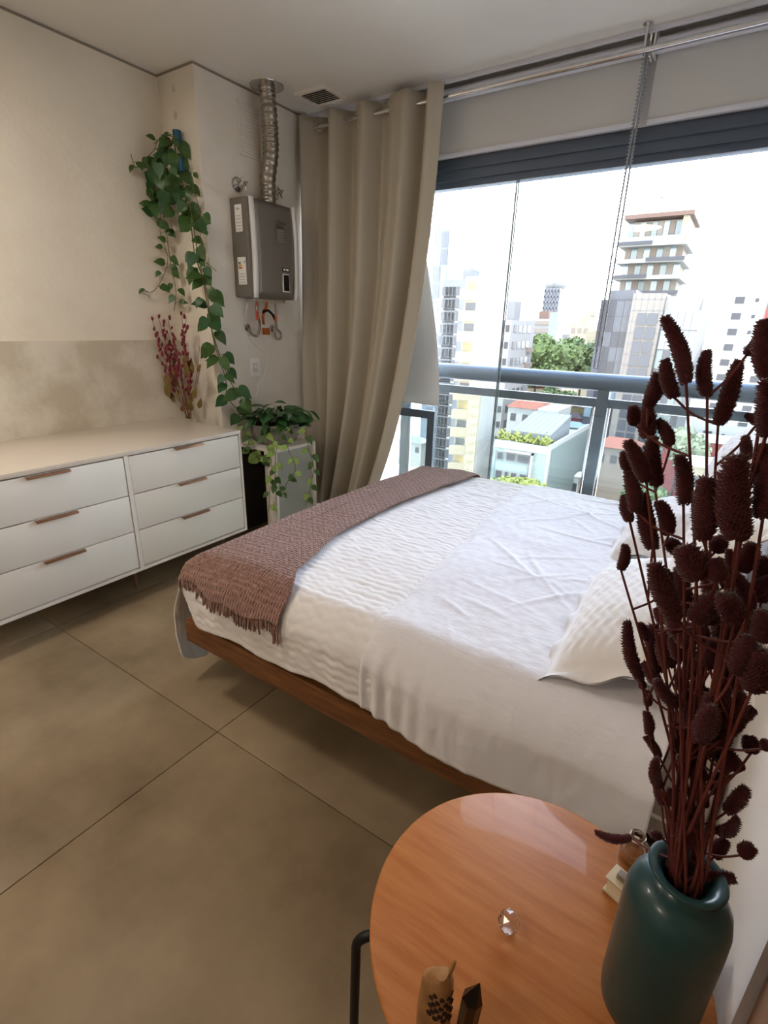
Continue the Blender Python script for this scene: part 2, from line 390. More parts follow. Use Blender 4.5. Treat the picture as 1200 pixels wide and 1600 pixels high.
for u in [0.5 / 12 * (2 * k + 1) for k in range(12)]:
    p = curtain_pt(u, 0.02); q = curtain_pt(min(u + 0.02, 1), 0.02); d = Vector((q[0] - p[0], q[1] - p[1], 0)).normalized(); nn = Vector((d.y, -d.x, 0))
    c = Vector((p[0], ROD_Y, ROD_Z)); m = MB()
    ring = [c + (d * math.cos(a) + Vector((0, 0, 1)) * math.sin(a)) * 0.023 for a in [2 * PI * k / 20 for k in range(21)]]
    m.tube(ring, 0.0045, 6, cap=False); m.build('grommet', M['chrome'], ct)
def lining_pt(u, v):
    z = lerp(2.60, rz(-0.505), v)
    xr = lerp(-1.90, -1.655, sstep(0.1, 1, v) ** 0.9)
    x = lerp(-2.45, xr, u)
    return (x, 3.168 - 0.012 * math.sin(9 * u) * v - 0.006, z)
MB().grid(lining_pt, 30, 24).build('white_lining_panel', M['lining'], ct, solid=0.0015, ang=180, label='white blackout lining behind the beige curtain')

# ceiling vent
vt = thing('ceiling_vent', 'small square louvred vent set in the ceiling near the curtain', 'vent', (-2.45, 2.92, H))
MB().box(-2.555, -2.345, 2.81, 3.0, H - 0.006, H - 0.0005).build('backing', M['vent_dark'], vt)
m = MB().box(-2.57, -2.33, 2.79, 2.81, H - 0.016, H - 0.0005).box(-2.57, -2.33, 2.985, 3.005, H - 0.016, H - 0.0005).box(-2.57, -2.55, 2.81, 2.985, H - 0.016, H - 0.0005).box(-2.35, -2.33, 2.81, 2.985, H - 0.016, H - 0.0005)
m.build('frame', M['ceiling'], vt)
for k in range(8):
    y = 2.818 + k * 0.0215
    MB().add([(-2.55, y, H - 0.014), (-2.35, y, H - 0.014), (-2.35, y + 0.014, H - 0.007), (-2.55, y + 0.014, H - 0.007), (-2.55, y, H - 0.012), (-2.35, y, H - 0.012), (-2.35, y + 0.014, H - 0.005), (-2.55, y + 0.014, H - 0.005)], [(0, 1, 2, 3), (7, 6, 5, 4), (0, 4, 5, 1), (3, 2, 6, 7), (0, 3, 7, 4), (1, 5, 6, 2)]).build('slat', M['ceiling'], vt, smooth=False)

# ------------------------------------------------------------------ dresser
XF = -2.407; DY0, DYM, DY1 = 0.615, 1.33, 2.055; DZ0, DZ1 = 0.165, 0.81
dr = thing('dresser', 'long low white lacquered dresser with six drawers against the left wall', 'dresser', ((XL + XF) / 2, (DY0 + DY1) / 2, 0))
c = MB().box(XL + 0.006, XF, DY0, DY1, DZ1 - 0.022, DZ1, 0.002)
c.build('top', M['lacquer_top'], dr)
c = MB().box(XL + 0.006, XF, DY0, DY0 + 0.016, DZ0, DZ1 - 0.022).box(XL + 0.006, XF, DY1 - 0.016, DY1, DZ0, DZ1 - 0.022).box(XL + 0.006, XF, DYM - 0.011, DYM + 0.011, DZ0 + 0.016, DZ1 - 0.022).box(XL + 0.006, XF, DY0 + 0.016, DY1 - 0.016, DZ0, DZ0 + 0.016)
c.box(XL + 0.006, XL + 0.016, DY0 + 0.016, DY1 - 0.016, DZ0 + 0.016, DZ1 - 0.022)
c.build('carcass', M['white_lacquer'], dr, smooth=False)
MB().box(XL + 0.02, XF - 0.03, DY0 + 0.017, DY1 - 0.017, DZ0 + 0.017, DZ1 - 0.023).build('inner_box', M['dark_inside'], dr)
zz = [DZ0 + 0.020, DZ0 + 0.225, DZ0 + 0.42, DZ1 - 0.026]
for (a, b) in ((DY0 + 0.016, DYM - 0.011), (DYM + 0.011, DY1 - 0.016)):
    for k in range(3):
        g = 0.003
        dw = MB().box(XF - 0.022, XF - 0.003, a + g, b - g, zz[k] + g, zz[k + 1] - g * 0.6, 0.0012).build('drawer', M['white_lacquer'], dr)
        ym = (a + b) / 2 - 0.003; zt_ = zz[k + 1] - g
        MB().box(XF - 0.004, XF + 0.016, ym - 0.09, ym + 0.09, zt_ - 0.004, zt_ + 0.0002, 0.0006).box(XF + 0.013, XF + 0.016, ym - 0.09, ym + 0.09, zt_ - 0.011, zt_ - 0.003, 0.0006).build('handle', M['handle'], dw, label='slim bronze edge pull')
for y in (DY0 + 0.05, 1.36, DY1 - 0.08):
    for x in (XF - 0.15, XL + 0.1):
        MB().tube([(x, y, DZ0), (x, y, 0.0)], [0.012, 0.009], 12).build('leg', M['handle'], dr, label='thin bronze leg')

# ------------------------------------------------------------------ water heater
hy0, hy1, hz0, hz1, hxf = 2.405, 2.805, 1.572, 2.125, -2.605
wh = thing('water_heater', 'grey gas water heater with white edge strips mounted on the pillar', 'water heater', (XP, (hy0 + hy1) / 2, hz0))
MB().box(XP + 0.002, hxf - 0.02, hy0, hy1, hz0, hz1, 0.008).build('body', M['heater_side'], wh)
def front(u, v):
    y = lerp(hy0 + 0.052, hy1 - 0.03, u); bulge = 0.022 * (1 - (2 * v - 1) ** 2) + 0.01 * (1 - (2 * u - 1) ** 2)
    return (hxf - 0.012 + bulge, y, lerp(hz0 + 0.004, hz1 - 0.004, v))
fm = MB().grid(front, 12, 16); fm.build('front_cover', M['heater_grey'], wh, solid=0.02)
for y0, y1, lab in ((hy0 + 0.022, hy0 + 0.050, 0), (hy1 - 0.030, hy1 - 0.006, 1)):
    def st(u, v, y0=y0, y1=y1, lab=lab):
        return (hxf - 0.008 + 0.016 * lab + 0.014 * (1 - (2 * v - 1) ** 2), lerp(y0, y1, u), lerp(hz0 - 0.002, hz1 + 0.002, v))
    MB().grid(st, 2, 16).build('edge_strip', M['white_plastic'], wh, solid=0.022, label='white vertical edge strip')
# control screen and icons
fx = hxf + 0.0125
MB().box(fx - 0.004, fx + 0.004, 2.655, 2.715, 1.616, 1.725, 0.002).build('display_frame', M['white_plastic'], wh)
MB().box(fx, fx + 0.006, 2.660, 2.710, 1.622, 1.72, 0.001).build('display', M['screen'], wh)
MB().box(fx - 0.004, fx + 0.0065, 2.652, 2.712, 1.738, 1.762, 0.002).build('badge', M['screen'], wh)
MB().box(fx + 0.0065, fx + 0.0075, 2.660, 2.676, 1.744, 1.756).build('badge_mark', M['white_plastic'], wh)
MB().box(fx + 0.0065, fx + 0.0075, 2.684, 2.704, 1.744, 1.756).build('badge_mark', M['white_plastic'], wh)
M['ink'] = mat('grey_ink', (84, 80, 76), 0.7); M['ink_light'] = mat('light_ink', (178, 174, 168), 0.7); M['orange_ink'] = mat('orange_ink', (214, 116, 46), 0.7); M['green_ink'] = mat('green_ink', (110, 140, 60), 0.7); M['yellow_ink'] = mat('yellow_ink', (220, 180, 60), 0.7)
def text(s, name, loc, size, m, parent, rot, extrude=0.0004):
    cu = bpy.data.curves.new(name, 'FONT'); cu.body = s; cu.size = size; cu.extrude = extrude; cu.align_x = 'LEFT'
    to = bpy.data.objects.new(name, cu); col.objects.link(to)
    bpy.context.view_layer.update()
    me = bpy.data.meshes.new_from_object(to); bpy.data.objects.remove(to)
    me.materials.clear(); me.materials.append(m)
    me.transform(rot)
    o = bpy.data.objects.new(name, me); col.objects.link(o); o.location = loc
    setp(o, parent); return o
RX = Matrix(((0, 0, 1, 0), (1, 0, 0, 0), (0, 1, 0, 0), (0, 0, 0, 1)))      # reads along +y, faces +x
RS = Matrix(((1, 0, 0, 0), (0, 0, -1, 0), (0, 1, 0, 0), (0, 0, 0, 1)))     # reads along +x, faces -y
text('Rinnai', 'lettering', (fx + 0.0105, 2.618, 2.008), 0.030, M['ink'], wh, RX)
MB().box(fx + 0.007, fx + 0.0115, 2.612, 2.672, 1.985, 2.0).build('print_bar', M['ink'], wh)
lb = MB().box(fx + 0.004, fx + 0.0108, 2.612, 2.69, 1.90, 1.98).build('spec_print', M['heater_side'], wh)
for k in range(6): MB().box(fx + 0.0108, fx + 0.0115, 2.618, 2.684 - 0.012 * (k % 3), 1.908 + k * 0.012, 1.911 + k * 0.012).build('print_line', M['ink_light'], lb)
# stickers on the side
s1 = MB().box(-2.725, -2.665, hy0 - 0.001, hy0, 1.94, 2.085).build('sticker', M['white_plastic'], wh)
text('Leia', 'lettering', (-2.715, hy0 - 0.0012, 2.058), 0.020, M['ink'], s1, RS)
for k in range(5): MB().box(-2.716, -2.674, hy0 - 0.0018, hy0 - 0.001, 1.952 + k * 0.018, 1.955 + k * 0.018).build('print_line', M['ink_light'], s1)
s2 = MB().box(-2.728, -2.655, hy0 - 0.001, hy0, 1.645, 1.80).build('sticker', M['white_plastic'], wh)
for k, (mm, l) in enumerate(((M['orange_ink'], 0.032), (M['yellow_ink'], 0.028), (M['green_ink'], 0.022))):
    MB().box(-2.722, -2.722 + l, hy0 - 0.0018, hy0 - 0.001, 1.735 + k * 0.014, 1.745 + k * 0.014).build('energy_bar', mm, s2)
for k in range(4): MB().box(-2.722, -2.664, hy0 - 0.0018, hy0 - 0.001, 1.656 + k * 0.016, 1.659 + k * 0.016).build('print_line', M['ink_light'], s2)
text('A', 'lettering', (-2.672, hy0 - 0.0012, 1.765), 0.022, M['ink'], s2, RS)
# fittings below the heater
m = MB().box(XP + 0.03, -2.66, 2.47, 2.74, hz0 - 0.022, hz0 + 0.002, 0.002); m.build('bottom_bracket', M['chrome'], wh)
def flex(name, pts, r, m_, parent):
    P = spline(pts, 10); rr = [r * (1 + 0.12 * (i % 2)) for i in range(len(P))]
    return MB().tube(P, rr, 10).build(name, m_, parent)
def gp(px, py, dx): 
    x = XP + dx; d = RT * ((px - 600) / F) + UP * (-(py - 800) / F) + FW
    return CAM + d * ((x - CAM.x) / d.x)
flex('flexible_hose', [gp(401, 470, .09), gp(402, 490, .09), gp(406, 508, .07), gp(402, 524, .05), gp(394, 522, .04), gp(388, 513, .02), gp(386, 512, .002)], 0.008, M['alu'], wh)
flex('flexible_hose', [gp(431, 474, .09), gp(431, 495, .09), gp(432, 512, .07), gp(438, 520, .05), gp(439, 528, .05), gp(432, 529, .04), gp(428, 514, .02), gp(424, 512, .002)], 0.008, M['alu'], wh)
MB().tube([gp(401, 472, .09), gp(402, 500, .09)], 0.0095, 10).build('taped_pipe', M['pipe_red'], wh)
MB().tube([gp(431, 484, .09), gp(431, 503, .09)], 0.0095, 10).build('taped_pipe', M['copper'], wh)
MB().tube(spline([gp(417, 470, .10), gp(416, 482, .10), gp(412, 486, .09), gp(411, 497, .08), gp(412, 506, .06)], 6), 0.009, 10).build('gas_pipe', M['copper'], wh)
MB().tube(spline([gp(411, 488, .10), gp(418, 485, .10), gp(426, 492, .08), gp(430, 500, .08)], 6), 0.009, 10).build('gas_hose', M['black_metal'], wh)
MB().box(-2.735, -2.70, 2.585, 2.625, rz(-0.075), rz(-0.03), 0.004).build('brass_valve', M['copper'], wh)
for px, py in ((385, 512), (424, 513)):
    p = gp(px, py, 0.0); MB().tube([p, p + Vector((0.012, 0, 0))], 0.024, 18).build('wall_flange', M['chrome'], wh)
# power cord and socket
P = spline([gp(386, 475, .03), gp(384, 500, .012), gp(391, 530, .008), gp(404, 545, .008), gp(414, 552, .01), gp(415, 578, .02), gp(408, 592, .03), gp(402, 590, .035)], 8)
MB().tube(P, 0.0028, 6).build('power_cord', M['white_plastic'], wh)
p0 = gp(399, 574, 0); sk = thing('wall_socket', 'white wall socket plate with a plug below the water heater', 'socket', p0[:])
MB().box(XP, XP + 0.008, p0.y - 0.052, p0.y + 0.036, p0.z - 0.06, p0.z + 0.062, 0.003).build('plate', M['white_plastic'], sk)
MB().box(XP + 0.008, XP + 0.011, p0.y - 0.032, p0.y + 0.016, p0.z - 0.03, p0.z + 0.03, 0.001).build('socket_insert', M['white_wall'], sk)
MB().tube([(XP + 0.011, p0.y - 0.008, p0.z), (XP + 0.045, p0.y - 0.008, p0.z - 0.004)], [0.019, 0.013], 14).build('plug', M['white_plastic'], sk)
MB().tube(spline([(XP + 0.04, p0.y - 0.008, p0.z), (XP + 0.05, p0.y + 0.0, p0.z - 0.03), (XP + 0.035, p0.y + 0.012, p0.z - 0.075), (XP + 0.03, p0.y - 0.01, p0.z - 0.11), (XP + 0.02, p0.y - 0.03, p0.z - 0.2)], 6), 0.0035, 6).build('plug_cord', M['white_plastic'], sk)
# valves
def valve(px, py, label):
    p = gp(px, py, 0); v = thing('shutoff_valve', label, 'valve', p[:], 'shutoff valves above the water heater')
    MB().tube([p, p + Vector((.008, 0, 0))], 0.042, 22).tube([p + Vector((.008, 0, 0)), p + Vector((.024, 0, 0))], [0.036, 0.018], 22).build('flange', M['chrome'], v)
    MB().tube([p, p + Vector((.055, 0, 0))], 0.012, 14).build('stem', M['chrome'], v)
    q = p + Vector((.062, 0, 0)); h = MB().tube([q - Vector((.01, 0, 0)), q + Vector((.01, 0, 0))], 0.014, 14)
    for a in (0.5, 0.5 + PI / 2):
        d = Vector((0, math.cos(a), math.sin(a))) * 0.036; h.tube([q - d, q + d], 0.006, 8)
    h.build('cross_handle', M['chrome'], v)
valve(370, 289, 'chrome cross handle valve on the pillar up and left of the water heater')
valve(427, 302, 'chrome cross handle valve half hidden behind the flue duct')
# flue duct + ceiling disc
fd = thing('flue_duct', 'silver corrugated flue duct running from water heater up to the ceiling', 'duct', (-2.69, 2.62, hz1))
P = spline([(-2.69, 2.66, hz1 - 0.01), (-2.69, 2.66, 2.25), (-2.67, 2.675, 2.40), (-2.655, 2.665, 2.50), (-2.64, 2.645, 2.60), (-2.645, 2.64, H - 0.01)], 22)
MB().tube(P, [0.046 * (1 + 0.06 * math.sin(i * 1.05) + 0.02 * math.sin(i * 0.37)) for i in range(len(P))], 28).build('duct', M['alu'], fd)
MB().lathe([(0.044, -0.012), (0.075, -0.009), (0.098, -0.003), (0.10, 0.0)], (-2.645, 2.64, H - 0.0005), 48).build('ceiling_disc', M['chrome'], fd)
# painted-over grille on the pillar
gr = thing('wall_grille', 'white painted louvred wall grille behind the flue duct', 'grille', (XP, 2.60, 2.37))
a, b, c_, d_ = 2.512, 2.70, 2.375, 2.655
MB().box(XP, XP + 0.008, a, a + 0.012, c_, d_, 0.002).box(XP, XP + 0.008, b - 0.012, b, c_, d_, 0.002).box(XP, XP + 0.008, a, b, c_, c_ + 0.012, 0.002).box(XP, XP + 0.008, a, b, d_ - 0.012, d_, 0.002).build('frame', M['pillar'], gr)
for k in range(15):
    z = c_ + 0.02 + k * 0.0165
    MB().box(XP, XP + 0.005, a + 0.018, b - 0.018, z, z + 0.008, 0.0015).build('slat', M['pillar'], gr)
# small filled screw holes on the short pillar face
for px, py in ((271, 138), (274, 180)):
    p = at(px, py, YS); MB().box(p.x - 0.012, p.x + 0.012, YS - 0.0025, YS, p.z - 0.018, p.z + 0.018, 0.001).build('filler_patch', M['cement'], pl, label='rough filler patch')

# ------------------------------------------------------------------ plant stand and pothos
st_ = thing('plant_stand', 'white square plant stand with an open dark side between dresser and curtain', 'plant stand', (-2.55, 2.48, 0))
sx0, sx1, sy0, sy1, sz = -2.75, -2.345, 2.27, 2.66, 0.655
MB().box(sx0, sx1, sy0, sy1, sz - 0.02, sz, 0.002).build('top', M['white_lacquer'], st_)
MB().box(sx0, sx1 - 0.02, sy1 - 0.018, sy1, 0, sz - 0.02).build('side_panel', M['white_lacquer'], st_)
MB().box(sx1 - 0.10, sx1 - 0.02, sy0, sy0 + 0.018, 0, sz - 0.02).build('stile', M['white_lacquer'], st_)
MB().box(sx1 - 0.04, sx1 - 0.02, sy0 + 0.018, sy1 - 0.018, 0.0, sz - 0.02).build('front_panel', M['panel_grey'], st_, label='greyish recessed front panel')
MB().box(sx1 - 0.02, sx1, sy0, sy0 + 0.018, 0, sz - 0.02).box(sx1 - 0.02, sx1, sy1 - 0.018, sy1, 0, sz - 0.02).box(sx1 - 0.02, sx1, sy0 + 0.018, sy1 - 0.018, 0, 0.02).build('front_frame', M['white_lacquer'], st_)
MB().box(sx0, sx0 + 0.018, sy0, sy1 - 0.018, 0, sz - 0.02).build('back_panel', M['dark_inside'], st_)  # panel coloured dark to stand for the shade inside the open side
BC = (-2.53, 2.46)
pt = thing('potted_pothos', 'potted pothos in a grey concrete bowl trailing up the wall', 'potted plant', (BC[0], BC[1], sz))
MB().lathe([(0.105, 0.0), (0.14, 0.02), (0.175, 0.075), (0.19, 0.14), (0.178, 0.14), (0.165, 0.08), (0.0, 0.075)], (BC[0], BC[1], sz), 40).build('bowl', M['concrete'], pt)
MB().lathe([(0.165, 0.10), (0.173, 0.118), (0.1, 0.13), (0.0, 0.132)], (BC[0], BC[1], sz), 24).build('soil', M['soil'], pt)
def leaf_mesh(name, m, kind='heart', fold=0.12, curl=0.25):
    """unit leaf along +x, width about 0.8, gently folded along the midrib"""
    if kind == 'heart': W = [(-.12, .0), (-.16, .11), (-.14, .23), (-.05, .34), (.08, .41), (.24, .43), (.42, .385), (.58, .30), (.74, .18), (.88, .075), (1.0, 0)]
    else: W = [(0, 0), (.06, .07), (.18, .15), (.34, .2), (.5, .2), (.66, .16), (.82, .09), (.93, .03), (1, 0)]
    mid = [0.0, .0, .0, .02, .10, .24, .42, .58, .74, .88, 1.0] if kind == 'heart' else [w_[0] for w_ in W]
    vs_ = []; 
    for i, (x, wd_) in enumerate(W):
        xm = mid[i]
        z = lambda q: -curl * q * q
        vs_.append((x, wd_, z(x) + fold * wd_ - .35 * wd_ * wd_)); vs_.append((xm, 0, z(xm))); vs_.append((x, -wd_, z(x) + fold * wd_ - .35 * wd_ * wd_))
    fs = []
    for i in range(len(W) - 1):
        a_ = 3 * i; fs += [(a_, a_ + 1, a_ + 4, a_ + 3), (a_ + 1, a_ + 2, a_ + 5, a_ + 4)]
    return MB().add(vs_, fs).mesh(name, m, ang=180)
LH = [leaf_mesh('heart_leaf', M['leaf'], 'heart', 0.15, c) for c in (0.1, 0.3, 0.5)]
LD = [leaf_mesh('heart_leaf_dark', M['leaf_dark'], 'heart', 0.2, c) for c in (0.1, 0.35)]
LP = [leaf_mesh('pointed_leaf', M['leaf_dark'], 'point', 0.3, c) for c in (0.3, 0.6)]
LV = [leaf_mesh('variegated_leaf', M['leaf_var'], 'heart', 0.2, c) for c in (0.15, 0.4)]
def orient(d, up):
    d = Vector(d).normalized(); up = Vector(up); y = up.cross(d)
    y = y.normalized() if y.length > 1e-4 else d.orthogonal().normalized()
    z = d.cross(y); return Matrix(((d.x, y.x, z.x), (d.y, y.y, z.y), (d.z, y.z, z.z))).to_quaternion()
TO_CAM = Vector((0.72, -0.69, 0))
def leaf(parent, p, d, size, lib, up=None):
    u = up or (TO_CAM + Vector((R.uniform(-.5, .5), R.uniform(-.5, .5), R.uniform(0, 0.8))))
    me = R.choice(lib); p = Vector(p)
    if p.x < XL + .025: p.x = XL + .025
    if p.x < XP + .02 and p.y > YS - .02: p.y = YS - .02
    o = inst('leaf', me, parent, p, orient(d, u), (size, size * R.uniform(.85, 1.1), size)); return o
def vine(pts, r=0.0026, leaves=12, size=(.05, .075), lib=LH, parent=pt, start=0.03, side=0.042):
    P = spline(pts, 8); v = MB().tube(P, r, 6).build('vine', M['vine'], parent)
    n = len(P)
    st = MB(); items = []
    for k in range(leaves):
        t = start + (1 - start) * (k + R.random() * .7) / leaves; i = min(int(t * (n - 1)), n - 2)
        p = P[i]; tan = (P[i + 1] - P[i]).normalized()
        s = -1 if k % 2 else 1
        lat = TO_CAM.cross(Vector((0, 0, 1))).normalized() * s
        off = (lat * R.uniform(.3, 1) + TO_CAM * R.uniform(.1, .5) + Vector((0, 0, R.uniform(-.3, .5)))) * side
        q = p + off; st.tube([p, p + off * .6 + Vector((0, 0, .004)), q], 0.0013, 4)
        d = (off.normalized() * .8 + Vector((0, 0, -R.uniform(.3, 1.3))) + TO_CAM * R.uniform(-.1, .3))
        items.append((q, d, R.uniform(*size)))
    if leaves: st.build('petioles', M['vine'], v, kind='stuff')
    for q, d, s_ in items: leaf(v, q, d, s_, lib)
    return v
# hook with the blue cup where the vine is tied
hk = thing('hanging_cup', 'small blue cup hooked high on the pillar holding vine ends', 'cup', at(276, 212, 2.19)[:])
p = at(277, 214, 2.185)
MB().lathe([(0.020, -0.04), (0.024, 0.03), (0.021, 0.03), (0.018, -0.03)], (p.x, p.y, p.z), 20).build('cup', M['blue'], hk)
MB().lathe([(0.016, -0.05), (0.016, 0.02)], (p.x + .012, p.y, p.z - 0.12), 16).build('lower_cup', M['blue'], hk)
MB().tube([(p.x, YS, p.z), (p.x, p.y + .02, p.z)], 0.004, 8).build('hook', M['chrome'], hk)
def keep(p, m_=.03):
    """slide a point along its sight line until it clears the walls"""
    for _ in range(3):
        if p.x < XL + m_: p = CAM + (p - CAM) * ((XL + m_) / p.x)
        if p.x < XP + m_ and p.y > YS - m_: p = CAM + (p - CAM) * max((YS - m_) / p.y, (XP + m_) / p.x if False else (YS - m_) / p.y)
    return p
def vp(*a): return [keep(at(x, y, Y)) for x, y, Y in a]
# the long strand: bowl -> pillar edge -> top, plus the loose ones hanging from the top
vine(vp((398, 650, 2.42), (365, 605, 2.33), (345, 560, 2.22), (330, 510, 2.16), (322, 450, 2.15), (305, 400, 2.15), (298, 350, 2.16), (288, 300, 2.17), (276, 250, 2.18), (272, 215, 2.17)), 0.003, 32, (.055, .10), LH + LD)
vine(vp((395, 660, 2.38), (358, 625, 2.26), (352, 590, 2.18), (336, 540, 2.13), (326, 490, 2.12), (318, 440, 2.12), (310, 400, 2.13), (300, 340, 2.14), (290, 290, 2.15)), 0.003, 22, (.055, .095), LH + LD)
vine(vp((272, 212, 2.16), (262, 240, 2.13), (258, 290, 2.14), (256, 330, 2.15), (262, 380, 2.14), (268, 420, 2.14), (275, 455, 2.13), (272, 486, 2.13)), 0.0022, 18, (.04, .06), LH)
vine(vp((270, 210, 2.15), (250, 215, 2.12), (240, 235, 2.10), (225, 250, 2.08), (212, 262, 2.08), (204, 240, 2.08)), 0.002, 8, (.035, .06), LH)
vine(vp((256, 300, 2.14), (250, 360, 2.14), (262, 400, 2.14), (256, 430, 2.14), (240, 455, 2.12), (222, 454, 2.11)), 0.0018, 7, (.035, .055), LH)
vine(vp((282, 230, 2.15), (296, 260, 2.14), (304, 300, 2.14), (314, 335, 2.12), (312, 350, 2.12), (318, 400, 2.12), (338, 424, 2.10)), 0.0018, 7, (.03, .055), LH)
vine(vp((270, 215, 2.15), (250, 260, 2.12), (244, 300, 2.12), (240, 330, 2.12), (246, 352, 2.13)), 0.002, 12, (.045, .07), LD + LH)
vine(vp((265, 215, 2.16), (262, 260, 2.14), (275, 310, 2.14), (280, 345, 2.14)), 0.002, 14, (.05, .075), LD + LH)
# thick tuft at the top
tv = MB().tube(spline(vp((240, 225, 2.12), (258, 212, 2.13), (278, 216, 2.14)), 8), 0.0025, 6).build('vine', M['vine'], pt)
for k in range(20):
    q = keep(at(R.uniform(232, 284), R.uniform(212, 330), R.uniform(2.0, 2.16)))
    leaf(tv, q, (R.uniform(-.5, .5), -.1, -1 + R.uniform(0, .8)), R.uniform(.05, .075), LD + LH)
# hanging variegated strands in front of the stand
for s_ in (((420, 665, 2.33), (415, 690, 2.24), (424, 720, 2.22), (422, 760, 2.22), (420, 800, 2.22)), ((440, 668, 2.36), (432, 700, 2.26), (430, 740, 2.24), (432, 790, 2.24)),
           ((455, 668, 2.38), (450, 700, 2.28), (462, 730, 2.27), (448, 755, 2.27), (440, 775, 2.27)), ((478, 668, 2.42), (482, 700, 2.34), (490, 730, 2.33), (484, 765, 2.33), (478, 790, 2.33)),
           ((400, 668, 2.34), (388, 690, 2.25), (402, 715, 2.22), (408, 722, 2.22))):
    vine(vp(*s_), 0.002, 10, (.035, .055), LV + LH, side=.02)
vine(vp((385, 660, 2.36), (378, 690, 2.28), (396, 705, 2.24), (412, 715, 2.23)), 0.002, 8, (.045, .065), LV)
# bushy crown of the bowl
cv = MB()
for k in range(16):
    a_ = 2 * PI * k / 16; r_ = R.uniform(.05, .15)
    cv.tube([(BC[0] + .04 * math.cos(a_), BC[1] + .04 * math.sin(a_), sz + .12), (BC[0] + r_ * .8 * math.cos(a_), BC[1] + r_ * .8 * math.sin(a_), sz + .2), (BC[0] + r_ * 1.3 * math.cos(a_), BC[1] + r_ * 1.3 * math.sin(a_), sz + .23)], 0.002, 5)
cv = cv.build('crown_stems', M['vine'], pt, kind='stuff')
for k in range(95):
    a_ = R.uniform(0, 2 * PI); rr_ = math.sqrt(R.random()) * .17
    p = Vector((BC[0] + rr_ * math.cos(a_) * 1.05, BC[1] + rr_ * math.sin(a_), sz + .13 + R.uniform(.0, .15) * (1 - rr_ * 2.6)))
    if p.x < XP + 0.09: p.x = XP + 0.09
    d = Vector((math.cos(a_), math.sin(a_), R.uniform(-.5, .5))) * 1.0 + TO_CAM * .3
    leaf(cv, p, d, R.uniform(.07, .115), LP if k % 3 else LD, up=Vector((math.cos(a_) * .3, -.3, 1)) + Vector((R.uniform(-.4, .4),) * 3))
for k in range(8):
    p = Vector((BC[0] + .12 + .012 * k, BC[1] + .06 + R.uniform(-.04, .1), sz + .17 + R.uniform(0, .06)))
    leaf(cv, p, (1, .5 + R.uniform(-.4, .4), R.uniform(-.5, .2)), R.uniform(.08, .11), LP, up=(0, 0, 1))

# ------------------------------------------------------------------ dried bunch on the dresser
db = thing('dried_flower_bunch', 'dusty pink dried flower bunch with olive leaves leaning in the corner on the dresser', 'dried flowers', (-2.97, 2.12, DZ1))
base = Vector((-2.955, 2.10, DZ1 + 0.002))
tops = [(238, 500), (246, 492), (254, 500), (262, 498), (284, 492), (291, 495), (246, 520), (262, 520), (272, 530), (286, 540), (294, 555), (258, 545), (250, 560), (278, 560), (266, 575), (300, 570), (312, 540), (314, 570), (240, 512)]
mb_b = MB().box(-.5, .5, -.35, .35, -.35, .35); bud = None
bmb = bmesh.new(); bmesh.ops.create_icosphere(bmb, subdivisions=1, radius=.5); bud = MB().bm(bmb).mesh('bud', M['pink'], ang=180)
for i, (px, py) in enumerate(tops):
    tip = keep(at(px, py, R.uniform(1.98, 2.14)), .02); b0 = base + Vector((R.uniform(-.015, .015), R.uniform(-.015, .015), 0))
    mid = b0.lerp(tip, .5) + Vector((R.uniform(-.02, .02), R.uniform(-.01, .01), .02))
    P = spline([b0, mid, tip], 10)
    stl = MB().tube(P, 0.0016, 5).build('stalk', M['dry_stem'], db)
    if i < 16:
        for k in range(11):
            t = .45 + .55 * k / 10; j = min(int(t * (len(P) - 1)), len(P) - 1); q = P[j] + Vector((R.uniform(-.016, .016), R.uniform(-.012, .012), R.uniform(-.01, .01)))
            if k < 4 and R.random() < .4: continue
            s_ = R.uniform(.017, .026); inst('bud', bud, stl, q, Vector((0, 0, 1)).rotation_difference(Vector((R.uniform(-.6, .6), R.uniform(-.6, .6), 1))), (s_ * .75, s_ * .75, s_ * 1.5))
    else:
        for k in range(9):
            t = .4 + .6 * k / 9; j = min(int(t * (len(P) - 1)), len(P) - 1)
            inst('leaf', OL, stl, P[j], orient((R.choice((-1, 1)) * .6, -.2, 1), TO_CAM), (.022, .02, .022)) if k and 'OL' in globals() else None
OL = leaf_mesh('dry_leaf', M['olive'], 'point', 0.3, 0.3)
ov = MB().tube(spline([base, base.lerp(at(280, 570, 2.1), .6), at(280, 570, 2.1)], 6), 0.002, 5).build('stalk', M['dry_stem'], db)
for k in range(34):
    px, py = R.uniform(256, 316), R.uniform(560, 640)
    if px < 268: py = R.uniform(590, 625)
    q = keep(at(px, py, R.uniform(1.98, 2.12)), .03); d = (q - base).normalized() + Vector((R.uniform(-.4, .4), 0, .3))
    inst('leaf', OL, ov, q - d * .02, orient(d, TO_CAM + Vector((R.uniform(-.5, .5), 0, 0))), (R.uniform(.05, .09),) * 3)

